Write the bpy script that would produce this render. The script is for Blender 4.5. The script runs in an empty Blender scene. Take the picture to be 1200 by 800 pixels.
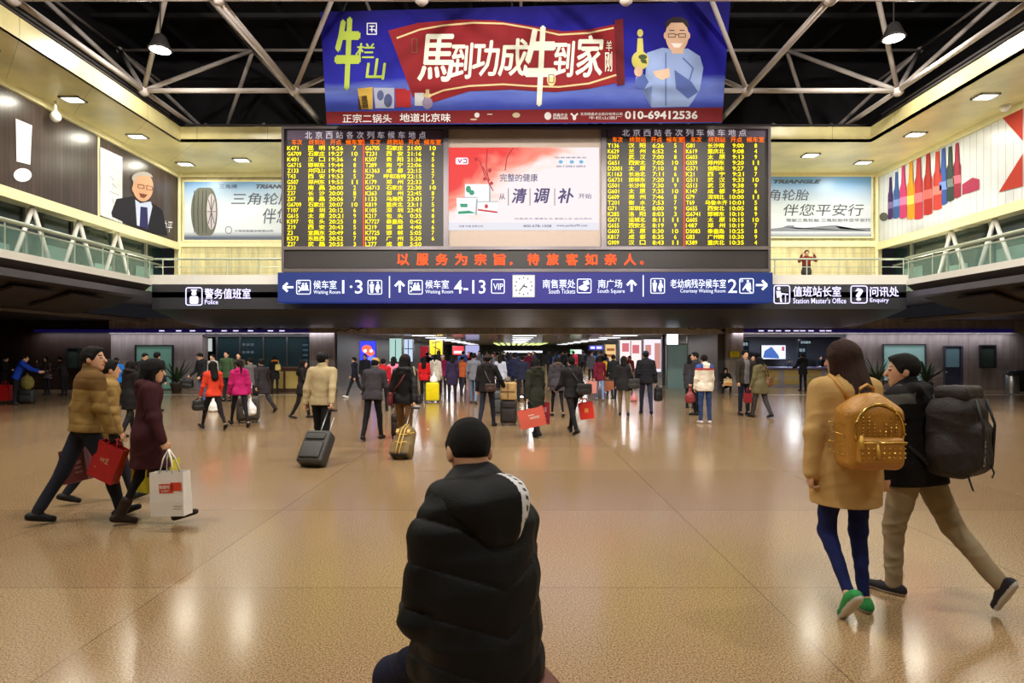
import bpy, bmesh, math, random
import numpy as np
from mathutils import Vector, Matrix, Euler
R = math.radians
sc = bpy.context.scene
COL = sc.collection

# ------------------------------------------------------------------ camera, world, exposure
FPX, HY, CAMZ = 700.0, 412.0, 1.65
cam_d = bpy.data.cameras.new('camera'); cam = bpy.data.objects.new('camera', cam_d); COL.objects.link(cam)
cam_d.sensor_width = 36; cam_d.lens = 36 * FPX / 1200; cam_d.shift_y = (HY - 400) / 1200
cam_d.clip_end = 300; cam_d.clip_start = .05
cam.location = (0, 0, CAMZ); cam.rotation_euler = (R(90), 0, 0)
sc.camera = cam
wd = bpy.data.worlds.new('world'); sc.world = wd; wd.use_nodes = True
wd.node_tree.nodes['Background'].inputs[0].default_value = (.5, .5, .6, 1)
wd.node_tree.nodes['Background'].inputs[1].default_value = .02
sc.view_settings.view_transform = 'Standard'; sc.view_settings.look = 'None'
sc.view_settings.exposure = 0.0; sc.view_settings.gamma = 1.0; sc.view_settings.use_curve_mapping = False
try:
    sc.cycles.use_denoising = True
    sc.cycles.max_bounces = 7; sc.cycles.diffuse_bounces = 4; sc.cycles.glossy_bounces = 3
    sc.cycles.caustics_reflective = False; sc.cycles.caustics_refractive = False
    sc.cycles.sample_clamp_indirect = 6
except Exception: pass
FLOOD_W, DOWN_W, CORR_W, UP_W, STRIP_W = 360, 60, 95, 88, 60

# ------------------------------------------------------------------ helpers
def px(x, y, Y):                      # photo pixel at depth Y -> point
    return Vector(((x - 600) * Y / FPX, Y, CAMZ + (HY - y) * Y / FPX))
def gnd(y): return FPX * CAMZ / (y - HY)
def onx(x, y, X):                     # photo pixel on a side wall at X
    return px(x, y, X * FPX / (x - 600))
def lin(c):
    return tuple(((v / 255) / 12.92 if v / 255 <= .04045 else ((v / 255 + .055) / 1.055) ** 2.4) for v in c)
def tag(o, label=None, cat=None, group=None, kind=None):
    if label: o['label'] = label
    if cat: o['category'] = cat
    if group: o['group'] = group
    if kind: o['kind'] = kind
    return o
def empty(name, loc=(0, 0, 0), rz=0, label=None, cat=None, group=None, rot=None):
    o = bpy.data.objects.new(name, None); COL.objects.link(o)
    o.empty_display_size = .1
    o.location = loc; o.rotation_euler = rot if rot else (0, 0, rz)
    return tag(o, label, cat, group)
def link_mesh(name, me, mats, parent=None, smooth=False):
    o = bpy.data.objects.new(name, me); COL.objects.link(o)
    for m in (mats if isinstance(mats, (list, tuple)) else [mats]): me.materials.append(m)
    if parent: o.parent = parent
    if smooth: me.polygons.foreach_set('use_smooth', [True] * len(me.polygons))
    return o
_mc = {}
def mat(name, col, rough=.6, metal=0, var=.12, vscale=6, bump=0, bscale=60, coat=0, spec=.5, emit=0, ecol=None, alpha=1, trans=0):
    key = (name, col)
    if key in _mc: return _mc[key]
    m = bpy.data.materials.new(name); m.use_nodes = True; nt = m.node_tree; b = nt.nodes['Principled BSDF']
    c = lin(col)
    b.inputs['Base Color'].default_value = (*c, 1); b.inputs['Roughness'].default_value = rough
    b.inputs['Metallic'].default_value = metal; b.inputs['Coat Weight'].default_value = coat
    b.inputs['Specular IOR Level'].default_value = spec; b.inputs['Alpha'].default_value = alpha
    b.inputs['Transmission Weight'].default_value = trans
    tc = nt.nodes.new('ShaderNodeTexCoord')
    if var:
        n = nt.nodes.new('ShaderNodeTexNoise'); n.inputs['Scale'].default_value = vscale; n.inputs['Detail'].default_value = 4
        nt.links.new(tc.outputs['Object'], n.inputs['Vector'])
        mx = nt.nodes.new('ShaderNodeMix'); mx.data_type = 'RGBA'
        mx.inputs['A'].default_value = (*[v * (1 - var) for v in c], 1); mx.inputs['B'].default_value = (*[min(1, v * (1 + var) + .002) for v in c], 1)
        nt.links.new(n.outputs[0], mx.inputs['Factor']); nt.links.new(mx.outputs['Result'], b.inputs['Base Color'])
    if bump:
        n2 = nt.nodes.new('ShaderNodeTexNoise'); n2.inputs['Scale'].default_value = bscale; n2.inputs['Detail'].default_value = 3
        nt.links.new(tc.outputs['Object'], n2.inputs['Vector'])
        bp = nt.nodes.new('ShaderNodeBump'); bp.inputs['Strength'].default_value = bump; bp.inputs['Distance'].default_value = .02
        nt.links.new(n2.outputs[0], bp.inputs['Height']); nt.links.new(bp.outputs[0], b.inputs['Normal'])
    if emit:
        b.inputs['Emission Color'].default_value = (*lin(ecol or col), 1); b.inputs['Emission Strength'].default_value = emit
    _mc[key] = m
    return m
def emat(name, col, s):
    k = (name, col, s)
    if k not in _mc:
        m = mat(name + '_glow', tuple(v * .18 for v in col), .5, 0, 0, emit=s, ecol=col, spec=.2) if (name + '_glow', tuple(v * .18 for v in col)) not in _mc else None
        _mc[k] = m or _mc[(name + '_glow', tuple(v * .18 for v in col))]
    return _mc[k]
def cloth(col, rough=.85, bump=.16): return mat('cloth', col, rough, 0, .18, 9, bump, 190, spec=.18)

class MB:
    """collects shapes into ONE mesh"""
    def __init__(s): s.bm = bmesh.new()
    def _add(s, bm2, M=None):
        me = bpy.data.meshes.new('t'); bm2.to_mesh(me); bm2.free()
        if M is not None: me.transform(M)
        s.bm.from_mesh(me); bpy.data.meshes.remove(me); return s
    def box(s, c, d, rot=None, bevel=0, seg=2):
        b = bmesh.new(); bmesh.ops.create_cube(b, size=1)
        for v in b.verts: v.co = Vector((v.co.x * d[0], v.co.y * d[1], v.co.z * d[2]))
        if bevel: bmesh.ops.bevel(b, geom=b.edges[:], offset=bevel, segments=seg, profile=.5, affect='EDGES')
        M = Matrix.Translation(c)
        if rot: M = M @ Euler(rot).to_matrix().to_4x4()
        return s._add(b, M)
    def b2(s, lo, hi, bevel=0):
        return s.box([(a + b) / 2 for a, b in zip(lo, hi)], [abs(b - a) for a, b in zip(lo, hi)], None, bevel)
    def cyl(s, p0, p1, r0, r1=None, n=12):
        p0, p1 = Vector(p0), Vector(p1); r1 = r0 if r1 is None else r1
        d = p1 - p0
        b = bmesh.new(); bmesh.ops.create_cone(b, cap_ends=True, segments=n, radius1=r0, radius2=max(r1, 1e-4), depth=d.length)
        M = Matrix.Translation((p0 + p1) / 2) @ d.to_track_quat('Z', 'Y').to_matrix().to_4x4()
        return s._add(b, M)
    def tube(s, pts, r, n=8):
        pts = [Vector(p) for p in pts]
        bm = s.bm; rings = []
        for i, p in enumerate(pts):
            t = (pts[min(i + 1, len(pts) - 1)] - pts[max(i - 1, 0)]).normalized()
            up = Vector((0, 0, 1)) if abs(t.z) < .95 else Vector((1, 0, 0))
            a = t.cross(up).normalized(); c = a.cross(t)
            rr = r[i] if isinstance(r, (list, tuple)) else r
            rings.append([bm.verts.new(p + a * math.cos(2 * math.pi * k / n) * rr + c * math.sin(2 * math.pi * k / n) * rr) for k in range(n)])
        for A, B in zip(rings, rings[1:]):
            for k in range(n): bm.faces.new((A[k], A[(k + 1) % n], B[(k + 1) % n], B[k]))
        bm.faces.new(rings[0][::-1]); bm.faces.new(rings[-1]); return s
    def sph(s, c, r, n=12):
        b = bmesh.new(); bmesh.ops.create_uvsphere(b, u_segments=n, v_segments=max(6, n * 2 // 3), radius=1)
        r = (r, r, r) if not isinstance(r, (tuple, list)) else r
        return s._add(b, Matrix.Translation(c) @ Matrix.Diagonal((*r, 1)))
    def prism(s, pts, d):
        """planar polygon pts extruded by vector d"""
        d = Vector(d); bm = s.bm
        A = [bm.verts.new(Vector(p)) for p in pts]; B = [bm.verts.new(Vector(p) + d) for p in pts]; n = len(A)
        fs = [bm.faces.new(A), bm.faces.new(B[::-1])]
        for i in range(n): bm.faces.new((A[i], B[i], B[(i + 1) % n], A[(i + 1) % n]))
        if n > 4: bmesh.ops.triangulate(bm, faces=fs)
        return s
    def lathe(s, prof, c=(0, 0, 0), n=20):
        bm = s.bm; rings = []; c = Vector(c)
        for r, z in prof: rings.append([bm.verts.new(c + Vector((r * math.cos(2 * math.pi * k / n), r * math.sin(2 * math.pi * k / n), z))) for k in range(n)])
        for A, B in zip(rings, rings[1:]):
            for k in range(n): bm.faces.new((A[k], A[(k + 1) % n], B[(k + 1) % n], B[k]))
        bm.faces.new(rings[0][::-1]); bm.faces.new(rings[-1]); return s
    def mesh(s, me, M):
        m2 = me.copy(); m2.transform(M); s.bm.from_mesh(m2); bpy.data.meshes.remove(m2); return s
    def build(s, name, m, parent=None, smooth=False):
        me = bpy.data.meshes.new(name); bmesh.ops.recalc_face_normals(s.bm, faces=s.bm.faces[:]); s.bm.to_mesh(me); s.bm.free()
        o = link_mesh(name, me, m, parent)
        if smooth: me.shade_smooth() if hasattr(me, 'shade_smooth') else None
        if smooth == 2: pass
        return o
def struct(o, label=None): o['kind'] = 'structure'; return tag(o, label)

_tcache = {}
def tmesh(body, bold=0, shear=0):
    """lettering -> flat mesh normalised to its own box (0..1, 0..1); returns mesh, aspect"""
    k = (body, bold, shear)
    if k in _tcache: return _tcache[k]
    c = bpy.data.curves.new('lettering', 'FONT'); c.body = body; c.size = 1; c.offset = bold; c.shear = shear; c.resolution_u = 2
    o = bpy.data.objects.new('lettering', c); COL.objects.link(o)
    me = bpy.data.meshes.new_from_object(o.evaluated_get(bpy.context.evaluated_depsgraph_get()))
    bpy.data.objects.remove(o); bpy.data.curves.remove(c)
    n = len(me.vertices); co = np.zeros(n * 3); me.vertices.foreach_get('co', co); co = co.reshape(-1, 3)
    lo, hi = co.min(0), co.max(0); w, h = hi[0] - lo[0], hi[1] - lo[1]
    co[:, 0] = (co[:, 0] - lo[0]) / w; co[:, 1] = (co[:, 1] - lo[1]) / h; co[:, 2] = 0
    me.vertices.foreach_set('co', co.ravel()); me.update()
    _tcache[k] = (me, w / h); return _tcache[k]
class TX:
    """lettering parts: several texts in one mesh on a vertical plane"""
    def __init__(s, frame): s.mb = MB(); s.f = frame     # frame: (x,y)->Vector, out normal
    def put(s, body, x0, y0, x1, y1, bold=0.0, shear=0, lift=.012):
        """fill pixel box (x0,y0)-(x1,y1) (y0 = top)"""
        cj = any(ord(c) > 0x2e80 for c in body)
        if cj and bold:       # heavier strokes: the same glyph laid a hair apart
            d = bold * (y1 - y0) * .55
            for k, (dx, dy) in enumerate(((-d, 0), (d, 0), (0, -d), (0, d))): s.put(body, x0 + dx, y0 + dy, x1 + dx, y1 + dy, 0, shear, lift + .0004 * k)
            return s
        me, a = tmesh(body, bold, shear)
        o = s.f(x0, y1); u = s.f(x1, y1) - o; v = s.f(x0, y0) - o
        n = u.cross(v).normalized()
        o = o + n * lift
        M = Matrix(((u.x, v.x, n.x, o.x), (u.y, v.y, n.y, o.y), (u.z, v.z, n.z, o.z), (0, 0, 0, 1)))
        s.mb.mesh(me, M); return s
    def build(s, name, m, parent): return s.mb.build(name, m, parent)
def plane_f(Y): return lambda x, y: px(x, y, Y)
def wall_f(X): return lambda x, y: onx(x, y, X)
def flat(frame, pts, lift=.006, th=.004):
    """thin printed shape traced on a plane"""
    P = [frame(*p) for p in pts]; n = Vector((0, 0, 0))
    for i in range(1, len(P) - 1): n += (P[i] - P[0]).cross(P[i + 1] - P[0])
    n.normalize()
    c = sum(P, Vector()) / len(P)
    if n.dot(Vector((0, 0, CAMZ)) - c) < 0: n = -n
    return [p + n * lift for p in P], n * th
def flats(name, frame, polys, m, parent, lift=.006, th=.004):
    mb = MB()
    for k, p in enumerate(polys):
        P, d = flat(frame, p, lift + .0006 * (k % 12), th); mb.prism(P, d)
    return mb.build(name, m, parent)
def ellp(cx, cy, rx, ry, n=24, a0=0, a1=360):
    return [(cx + rx * math.cos(R(a0 + (a1 - a0) * i / (n if a1 - a0 >= 360 else n - 1))), cy + ry * math.sin(R(a0 + (a1 - a0) * i / (n if a1 - a0 >= 360 else n - 1)))) for i in range(n)]
def rrect(x0, y0, x1, y1, r, n=4):
    P = []
    for cx, cy, a in ((x1 - r, y1 - r, 0), (x0 + r, y1 - r, 90), (x0 + r, y0 + r, 180), (x1 - r, y0 + r, 270)):
        P += [(cx + r * math.cos(R(a + 90 * i / n)), cy + r * math.sin(R(a + 90 * i / n))) for i in range(n + 1)]
    return P
def stroke(pts, w):
    """polyline of given width (px) -> list of quads"""
    out = []
    for (a, b), (c, d) in zip(pts, pts[1:]):
        dx, dy = c - a, d - b; L = math.hypot(dx, dy) or 1; nx, ny = -dy / L * w / 2, dx / L * w / 2
        out.append([(a + nx, b + ny), (c + nx, d + ny), (c - nx, d - ny), (a - nx, b - ny)])
    return out
def ring(x0, y0, x1, y1, w, r=2):
    a = rrect(x0, y0, x1, y1, r); b = rrect(x0 + w, y0 + w, x1 - w, y1 - w, max(r - w, .2)); n = len(a)
    return [[a[i], a[(i + 1) % n], b[(i + 1) % n], b[i]] for i in range(n)]
# ------------------------------------------------------------------ setting materials
def floor_mat():
    m = bpy.data.materials.new('polished_granite'); m.use_nodes = True; nt = m.node_tree; b = nt.nodes['Principled BSDF']
    tc = nt.nodes.new('ShaderNodeTexCoord')
    br = nt.nodes.new('ShaderNodeTexBrick'); br.offset = 0; br.inputs['Scale'].default_value = 1
    br.inputs['Brick Width'].default_value = 2.05; br.inputs['Row Height'].default_value = 2.05; br.inputs['Mortar Size'].default_value = .004
    br.inputs['Color1'].default_value = (*lin((172, 144, 110)), 1); br.inputs['Color2'].default_value = (*lin((162, 134, 102)), 1); br.inputs['Mortar'].default_value = (*lin((120, 96, 68)), 1)
    mp = nt.nodes.new('ShaderNodeMapping'); mp.inputs['Location'].default_value = (.35, -2.13, 0)
    nt.links.new(tc.outputs['Object'], mp.inputs[0]); nt.links.new(mp.outputs[0], br.inputs['Vector'])
    n = nt.nodes.new('ShaderNodeTexNoise'); n.inputs['Scale'].default_value = 95; n.inputs['Detail'].default_value = 3; n.inputs['Roughness'].default_value = .7
    nt.links.new(tc.outputs['Object'], n.inputs['Vector'])
    r = nt.nodes.new('ShaderNodeValToRGB'); r.color_ramp.elements[0].position = .36; r.color_ramp.elements[0].color = (.22, .2, .18, 1)
    r.color_ramp.elements[1].position = .60; r.color_ramp.elements[1].color = (1.15, 1.12, 1.05, 1)
    nt.links.new(n.outputs[0], r.inputs[0])
    mx = nt.nodes.new('ShaderNodeMix'); mx.data_type = 'RGBA'; mx.blend_type = 'MULTIPLY'; mx.inputs['Factor'].default_value = 1
    nt.links.new(br.outputs['Color'], mx.inputs['A']); nt.links.new(r.outputs[0], mx.inputs['B']); nt.links.new(mx.outputs['Result'], b.inputs['Base Color'])
    n3 = nt.nodes.new('ShaderNodeTexNoise'); n3.inputs['Scale'].default_value = .5; nt.links.new(tc.outputs['Object'], n3.inputs['Vector'])
    mr = nt.nodes.new('ShaderNodeMapRange'); mr.inputs['To Min'].default_value = .13; mr.inputs['To Max'].default_value = .22
    nt.links.new(n3.outputs[0], mr.inputs['Value']); nt.links.new(mr.outputs[0], b.inputs['Roughness'])
    b.inputs['Specular IOR Level'].default_value = .6
    return m
def stone_mat(name, c1, c2, bw, bh, rough=.45, joint=.006, streak=(3, 3, .6), jcol=None):
    m = bpy.data.materials.new(name); m.use_nodes = True; nt = m.node_tree; b = nt.nodes['Principled BSDF']
    ge = nt.nodes.new('ShaderNodeNewGeometry')
    sx = nt.nodes.new('ShaderNodeSeparateXYZ'); nt.links.new(ge.outputs['Position'], sx.inputs[0])
    ad = nt.nodes.new('ShaderNodeMath'); nt.links.new(sx.outputs[0], ad.inputs[0]); nt.links.new(sx.outputs[1], ad.inputs[1])
    cx = nt.nodes.new('ShaderNodeCombineXYZ'); nt.links.new(ad.outputs[0], cx.inputs[0]); nt.links.new(sx.outputs[2], cx.inputs[1])
    br = nt.nodes.new('ShaderNodeTexBrick'); br.offset = 0; br.inputs['Scale'].default_value = 1; br.inputs['Brick Width'].default_value = bw; br.inputs['Row Height'].default_value = bh
    br.inputs['Mortar Size'].default_value = joint
    br.inputs['Color1'].default_value = (*lin(c1), 1); br.inputs['Color2'].default_value = (*lin(c2), 1)
    br.inputs['Mortar'].default_value = (*[v * .5 for v in lin(jcol or c2)], 1)
    nt.links.new(cx.outputs[0], br.inputs['Vector'])
    mp = nt.nodes.new('ShaderNodeMapping'); mp.inputs['Scale'].default_value = streak; nt.links.new(ge.outputs['Position'], mp.inputs[0])
    n = nt.nodes.new('ShaderNodeTexNoise'); n.inputs['Scale'].default_value = 1.5; n.inputs['Detail'].default_value = 8; nt.links.new(mp.outputs[0], n.inputs['Vector'])
    r = nt.nodes.new('ShaderNodeValToRGB'); r.color_ramp.elements[0].position = .3; r.color_ramp.elements[0].color = (.7, .7, .7, 1); r.color_ramp.elements[1].position = .7; r.color_ramp.elements[1].color = (1.12, 1.12, 1.12, 1)
    nt.links.new(n.outputs[0], r.inputs[0])
    mx = nt.nodes.new('ShaderNodeMix'); mx.data_type = 'RGBA'; mx.blend_type = 'MULTIPLY'; mx.inputs['Factor'].default_value = 1
    nt.links.new(br.outputs['Color'], mx.inputs['A']); nt.links.new(r.outputs[0], mx.inputs['B']); nt.links.new(mx.outputs['Result'], b.inputs['Base Color'])
    b.inputs['Roughness'].default_value = rough
    return m
M_floor = floor_mat()
M_stone = stone_mat('grey_brown_granite', (178, 166, 160), (164, 152, 148), .9, 1.3)
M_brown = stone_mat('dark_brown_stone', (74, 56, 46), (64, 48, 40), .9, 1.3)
M_tile = stone_mat('cream_wall_tile', (226, 216, 168), (214, 204, 156), 1.15, .85, .35)
M_cream = stone_mat('cream_ceiling_panel', (232, 220, 160), (224, 212, 152), 2.6, 50, .3, .01, (.4, .4, .4))
M_cream2 = mat('cream_trim', (234, 226, 180), .4)
M_soffit = mat('dark_soffit_panel', (58, 50, 46), .5, 0, .15, 2)
M_grey = mat('grey_metal_panel', (92, 90, 94), .35, .4, .08, 3)
M_dgrey = mat('dark_grey_panel', (60, 60, 66), .4, .3, .08, 3)
M_white = mat('white_band', (225, 222, 215), .4, 0, .04)
M_steel = mat('brushed_steel', (170, 170, 172), .3, .9, .06, 4)
M_black = mat('black_roof_sheet', (30, 28, 32), .8, 0, .3, .6)
M_truss = mat('white_painted_tube', (186, 176, 172), .45, 0, .08, 3)
M_glass = mat('green_tinted_glass', (120, 160, 150), .05, 0, 0, alpha=.28, spec=.6)
M_dglass = mat('dark_shop_glass', (38, 56, 58), .12, 0, .3, 1.2, spec=.7)
M_rail = mat('grey_green_rail', (176, 186, 168), .35, .3, .04)

YB, YF = 26.0, 21.0
XL, XR = -14.5, 15.9             # upper walls
BL, BR = -12.66, 13.86           # balcony edges
# floor
struct(MB().b2((-26, -14, -.2), (26, 82, 0)).build('floor', M_floor), 'polished tan granite floor of the hall')
# roof sheet with purlins
mb = MB().b2((-30, -16, 14.6), (30, 27, 14.8))
for i in range(24): mb.b2((-28 + i * 2.4, -15, 14.35), (-28 + i * 2.4 + .12, 27, 14.6))
for i in range(16): mb.b2((-29, -14 + i * 2.6, 14.2), (29, -14 + i * 2.6 + .15, 14.36))
struct(mb.build('ceiling', M_black), 'dark roof sheet above the space frame')
# upper dark walls above the ceiling ring
mb = MB().b2((-16, YB + .3, 9.9), (17.5, YB + .5, 14.8)).b2((-16, -14, 9.9), (-15.8, YB + .5, 14.8)).b2((17.3, -14, 9.9), (17.5, YB + .5, 14.8)).b2((-16, -14.2, 9.9), (17.5, -14, 14.8))
struct(mb.build('wall_roof', M_black))
# ceiling ring (cream) with inner fascia
IL, IR, IY, ZC = -12.2, 13.2, 22.0, 9.4
mb = MB()
mb.b2((XL, IY, ZC), (XR, YB, ZC + .08)).b2((XL, -12, ZC), (IL, IY, ZC + .08)).b2((IR, -12, ZC), (XR, IY, ZC + .08))
mb.b2((IL - .1, IY, ZC), (IR + .1, IY + .1, 9.93)).b2((IL - .1, -12, ZC), (IL, IY + .1, 9.93)).b2((IR, -12, ZC), (IR + .1, IY + .1, 9.93))
struct(mb.build('trim_1', M_cream), 'cream panelled ceiling ring around the roof opening')
# rail of thin pipes along the ceiling opening
mb = MB()
for z, o in ((10.15, .25), (10.5, .6)):
    mb.tube([(IL - o, -10, z), (IL - o, IY + .3, z)], .04, 6); mb.tube([(IR + o, -10, z), (IR + o, IY + .3, z)], .04, 6)
mb.tube([(IL, IY + .3, 10.1), (IR, IY + .3, 10.1)], .04, 6)
struct(mb.build('trim_2', mat('dark_pipe', (90, 84, 84), .5)))
# upper back wall and side walls above the storefronts
mb = MB().b2((XL - .2, YB, 3.0), (XR + .2, YB + .2, 9.4))
struct(mb.build('wall_back', M_tile), 'cream tiled wall behind the upper balcony')
struct(MB().b2((XL - .2, -12, 6.2), (XL, YB, 9.4)).build('wall_left', M_cream2))
struct(MB().b2((XR, -12, 6.2), (XR + .2, YB, 9.4)).build('wall_right', M_cream2))
# white mouldings around the upper walls
mb = MB().b2((XL, YB - .12, 6.2), (XR, YB, 6.45)).b2((XL, YB - .12, 9.22), (XR, YB, 9.4))
mb.b2((XL, -12, 6.05), (XL + .12, YB, 6.36)).b2((XL, -12, 9.2), (XL + .1, YB, 9.4)).b2((XR - .12, -12, 6.05), (XR, YB, 6.36)).b2((XR - .1, -12, 9.2), (XR, YB, 9.4))
mb.cyl((XL + .08, YB - .1, 4), (XL + .08, YB - .1, 9.4), .07).cyl((XR - .08, YB - .1, 4), (XR - .08, YB - .1, 9.4), .07)
struct(mb.build('trim_3', M_cream2), 'cream mouldings framing the advertising walls')
# recessed storefront glazing of the balconies
for side, X, s in (('left', XL, -1), ('right', XR, 1)):
    o = struct(MB().b2((X + s * .75, -12, 3.75), (X + s * .85, YB, 6.25)).build('window_1' if s < 0 else 'window_2', M_dglass), 'dark glazed shopfront behind the %s balcony' % side)
    mb = MB()
    for k in range(18): mb.b2((X + s * .66, -10.1 + k * 2.05, 3.75), (X + s * .78, -10.0 + k * 2.05, 6.2))
    mb.b2((X + s * .66, -12, 5.35), (X + s * .76, YB, 5.43)).b2((X + s * .66, -12, 3.75), (X + s * .76, YB, 3.9))
    mb.build('window_frame', mat('grey_window_frame', (150, 150, 140), .4), o)
    mb = MB().b2((X + s * .2, -12, 6.15), (X + s * .75, YB, 6.25)); mb.build('window_head', M_cream2, o)
    mb = MB()
    for k in range(14): mb.b2((X + s * .72, -7 + k * 2.4, 4.2), (X + s * .74, -7 + k * 2.4 + 1.1, 4.9 + .25 * (k % 2)))
    mb.build('window_display', mat('faded_shop_poster', (140, 175, 165), .4, 0, .5, 3), o)
# balcony slab (back) and fascia, parapet band
mb = MB().b2((BL, YF, 3.55), (BR, YB, 3.75)).b2((XL - .9, YF + 4, 3.55), (XR + .9, YB, 3.75))
mb.b2((XL - .9, -12, 3.55), (BL, YB, 3.75)).b2((BR, -12, 3.55), (XR + .9, YB, 3.75))
struct(mb.build('trim_4', M_grey), 'balcony floor slabs')
mb = MB().b2((BL - .1, YF, 4.02), (BR + .1, YF + .3, 4.35)).b2((BL - .16, -12, 3.99), (BL, YF + .3, 4.2)).b2((BR, -12, 3.99), (BR + .16, YF + .3, 4.2))
struct(mb.build('trim_5', M_white), 'white parapet band along the balcony edge')
# back fascia box + curved soffit under it
prof = [(YF, 4.02), (YF, 3.15)] + [(YF + 4.2 * t, 3.15 - .49 * (1 - (1 - t) ** 2)) for t in (.12, .25, .4, .55, .7, .85, 1)] + [(YF + 4.3, 3.2), (YF + 4.0, 3.5), (YF + .4, 3.54), (YF + .4, 4.02)]
mb = MB().prism([(BL, y, z) for y, z in prof], (BR - BL, 0, 0))
struct(mb.build('wall_fascia', M_dgrey), 'dark grey balcony fascia with curved underside')
# side soffits with coffers
for s, E_, X in ((-1, BL, XL), (1, BR, XR)):
    prof = [(E_, 3.99), (E_ + s * .5, 3.6), (E_ + s * 1.3, 3.25), (E_ + s * 2.4, 3.02), (E_ + s * 3.2, 3.0), (E_ + s * 3.2, 3.3), (E_ + s * .2, 4.0)]
    mb = MB().prism([(x, -12, z) for x, z in prof], (0, 12 + YF - .01, 0))
    for k in range(15):
        y = -10 + k * 2.05
        mb.box((E_ + s * 1.25, y, 3.22), (1.3, 1.5, .09), (0, s * R(16), 0), .02)
    struct(mb.build('trim_6' if s < 0 else 'trim_7', M_soffit), 'dark coffered underside of the side balcony')
    struct(MB().b2((E_ + s * 3.2, -14, 3.0), (s * 26, YB, 3.1)).build('ceiling_left' if s < 0 else 'ceiling_right', M_soffit))
    struct(MB().b2((E_ + s * 3.1, -12, 2.92), (E_ + s * 3.25, YB, 3.06)).build('trim_8' if s < 0 else 'trim_9', mat('grey_beam', (140, 132, 124), .5)))
# ground storey walls (back)
X_ = lambda p: (p - 600) * YB / FPX
CL, CR = X_(396), X_(840)        # corridor mouth
mb = MB()
mb.b2((X_(130), YB, 0), (X_(237), YB + .5, 2.7)).b2((X_(365), YB - .25, 0), (X_(394), YB + .5, 2.7))
mb.b2((X_(848), YB - .3, 0), (X_(868), YB + .5, 2.7)).b2((X_(992), YB, 0), (X_(1200), YB + .5, 2.7))
struct(mb.build('wall_ground', M_stone), 'grey brown granite wall of the ground storey')
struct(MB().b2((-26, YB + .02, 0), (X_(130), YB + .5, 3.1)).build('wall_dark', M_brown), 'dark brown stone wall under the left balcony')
mb = MB().b2((X_(130), YB - .12, 2.42), (X_(1200), YB + .5, 3.1))
struct(mb.build('wall_lintel', stone_mat('brightened_lintel_stone', (206, 200, 200), (196, 190, 190), 1.4, 1.2)), 'stone lintel band above shop fronts')  # paler copy of the wall stone, missing light put into its colour
mb = MB().b2((X_(394), YB - .1, 0), (CL, YB + .3, 2.5)).b2((CR, YB - .1, 0), (X_(848), YB + .3, 2.5))
mb.b2((X_(237), YB + .1, 2.3), (X_(365), YB + .3, 2.5)).b2((X_(868), YB + .1, 2.3), (X_(992), YB + .3, 2.5))
struct(mb.build('trim_10', M_grey), 'grey metal jambs of the corridor mouth')
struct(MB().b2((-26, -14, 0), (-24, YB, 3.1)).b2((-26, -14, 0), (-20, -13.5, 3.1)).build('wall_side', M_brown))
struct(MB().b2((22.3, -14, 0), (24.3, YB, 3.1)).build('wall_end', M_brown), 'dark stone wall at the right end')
# wall behind the viewer
struct(MB().b2((-26, -14.3, 0), (26, -14, 9.9)).build('wall_rear', M_tile))
# corridor
YC = 78
mb = MB().b2((CL - .3, YB + .3, 0), (CL, YC, 2.6)).b2((CR, YB + .3, 0), (CR + .3, YC, 2.6))
struct(mb.build('wall_corridor', M_grey), 'grey metal corridor walls')
M_gloss = mat('glossy_ceiling_panel', (196, 194, 192), .13, .45, .05, 1)
struct(MB().b2((CL, YB - .1, 2.46), (CR, YC, 2.56)).build('ceiling_corridor', M_gloss), 'mirror-like metal corridor ceiling')
struct(MB().b2((CL, YC, 0), (CR, YC + .2, 2.6)).build('wall_corridor_end', mat('far_wall', (120, 120, 130), .5)))
# office recesses
for n, a, b, c in (('left', 237, 365, (52, 70, 76)), ('right', 868, 992, (120, 128, 150))):
    w = mat('office_wall_' + n, c, .4)
    e0, e1 = (2.6, .9) if n == 'left' else (.8, 4.0)
    mb = MB().b2((X_(a) - .2 - e0, 32, 0), (X_(b) + .2 + e1, 32.2, 2.6)).b2((X_(a) - .2 - e0, YB + .5, 0), (X_(a) - e0, 32, 2.6)).b2((X_(b) + e1, YB + .5, 0), (X_(b) + .2 + e1, 32, 2.6))
    struct(mb.build('wall_office', w))
    struct(MB().b2((X_(a) - .2 - e0, YB + .3, 2.5), (X_(b) + .2 + e1, 32, 2.6)).build('ceiling_office', mat('office_ceiling', (170, 172, 178), .5)))
# ground doors and windows
def opening(name, x0, y0, x1, y1, Y, glass, frame, label, low=None):
    o = struct(flats(name, plane_f(Y), [[(x0, y0), (x1, y0), (x1, y1), (x0, y1)]], glass, None, 0, .03), label)
    flats('window_frame', plane_f(Y), ring(x0 - 1, y0 - 1, x1 + 1, y1 + (1 if low is None else 0), 1.6, .3), frame, o, 0, .08)
    return o
g_green = mat('lit_green_glass', (120, 160, 148), .2, 0, .1, 2, emit=.22, ecol=(110, 160, 140))
g_dim = mat('dim_green_glass', (66, 80, 70), .2, 0, .2, 2)
fr = mat('dark_frame', (60, 60, 66), .4, .4)
opening('window_3', 160, 405, 203, 456, YB - .03, g_green, fr, 'lit greenish shop window in the left granite wall')
opening('window_4', 80, 408, 94, 431, YB - .01, g_dim, fr, 'small dim window in the dark brown wall')
opening('window_5', 1034, 404, 1083, 446, YB - .03, mat('pale_lit_glass', (160, 195, 195), .2, 0, .1, 2, emit=.3, ecol=(150, 195, 190)), M_steel, 'wide pale lit notice window right of the service counter')
opening('window_6', 1148, 405, 1165, 430, YB - .03, g_dim, fr, 'small framed window near the right end of the granite wall')
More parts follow.
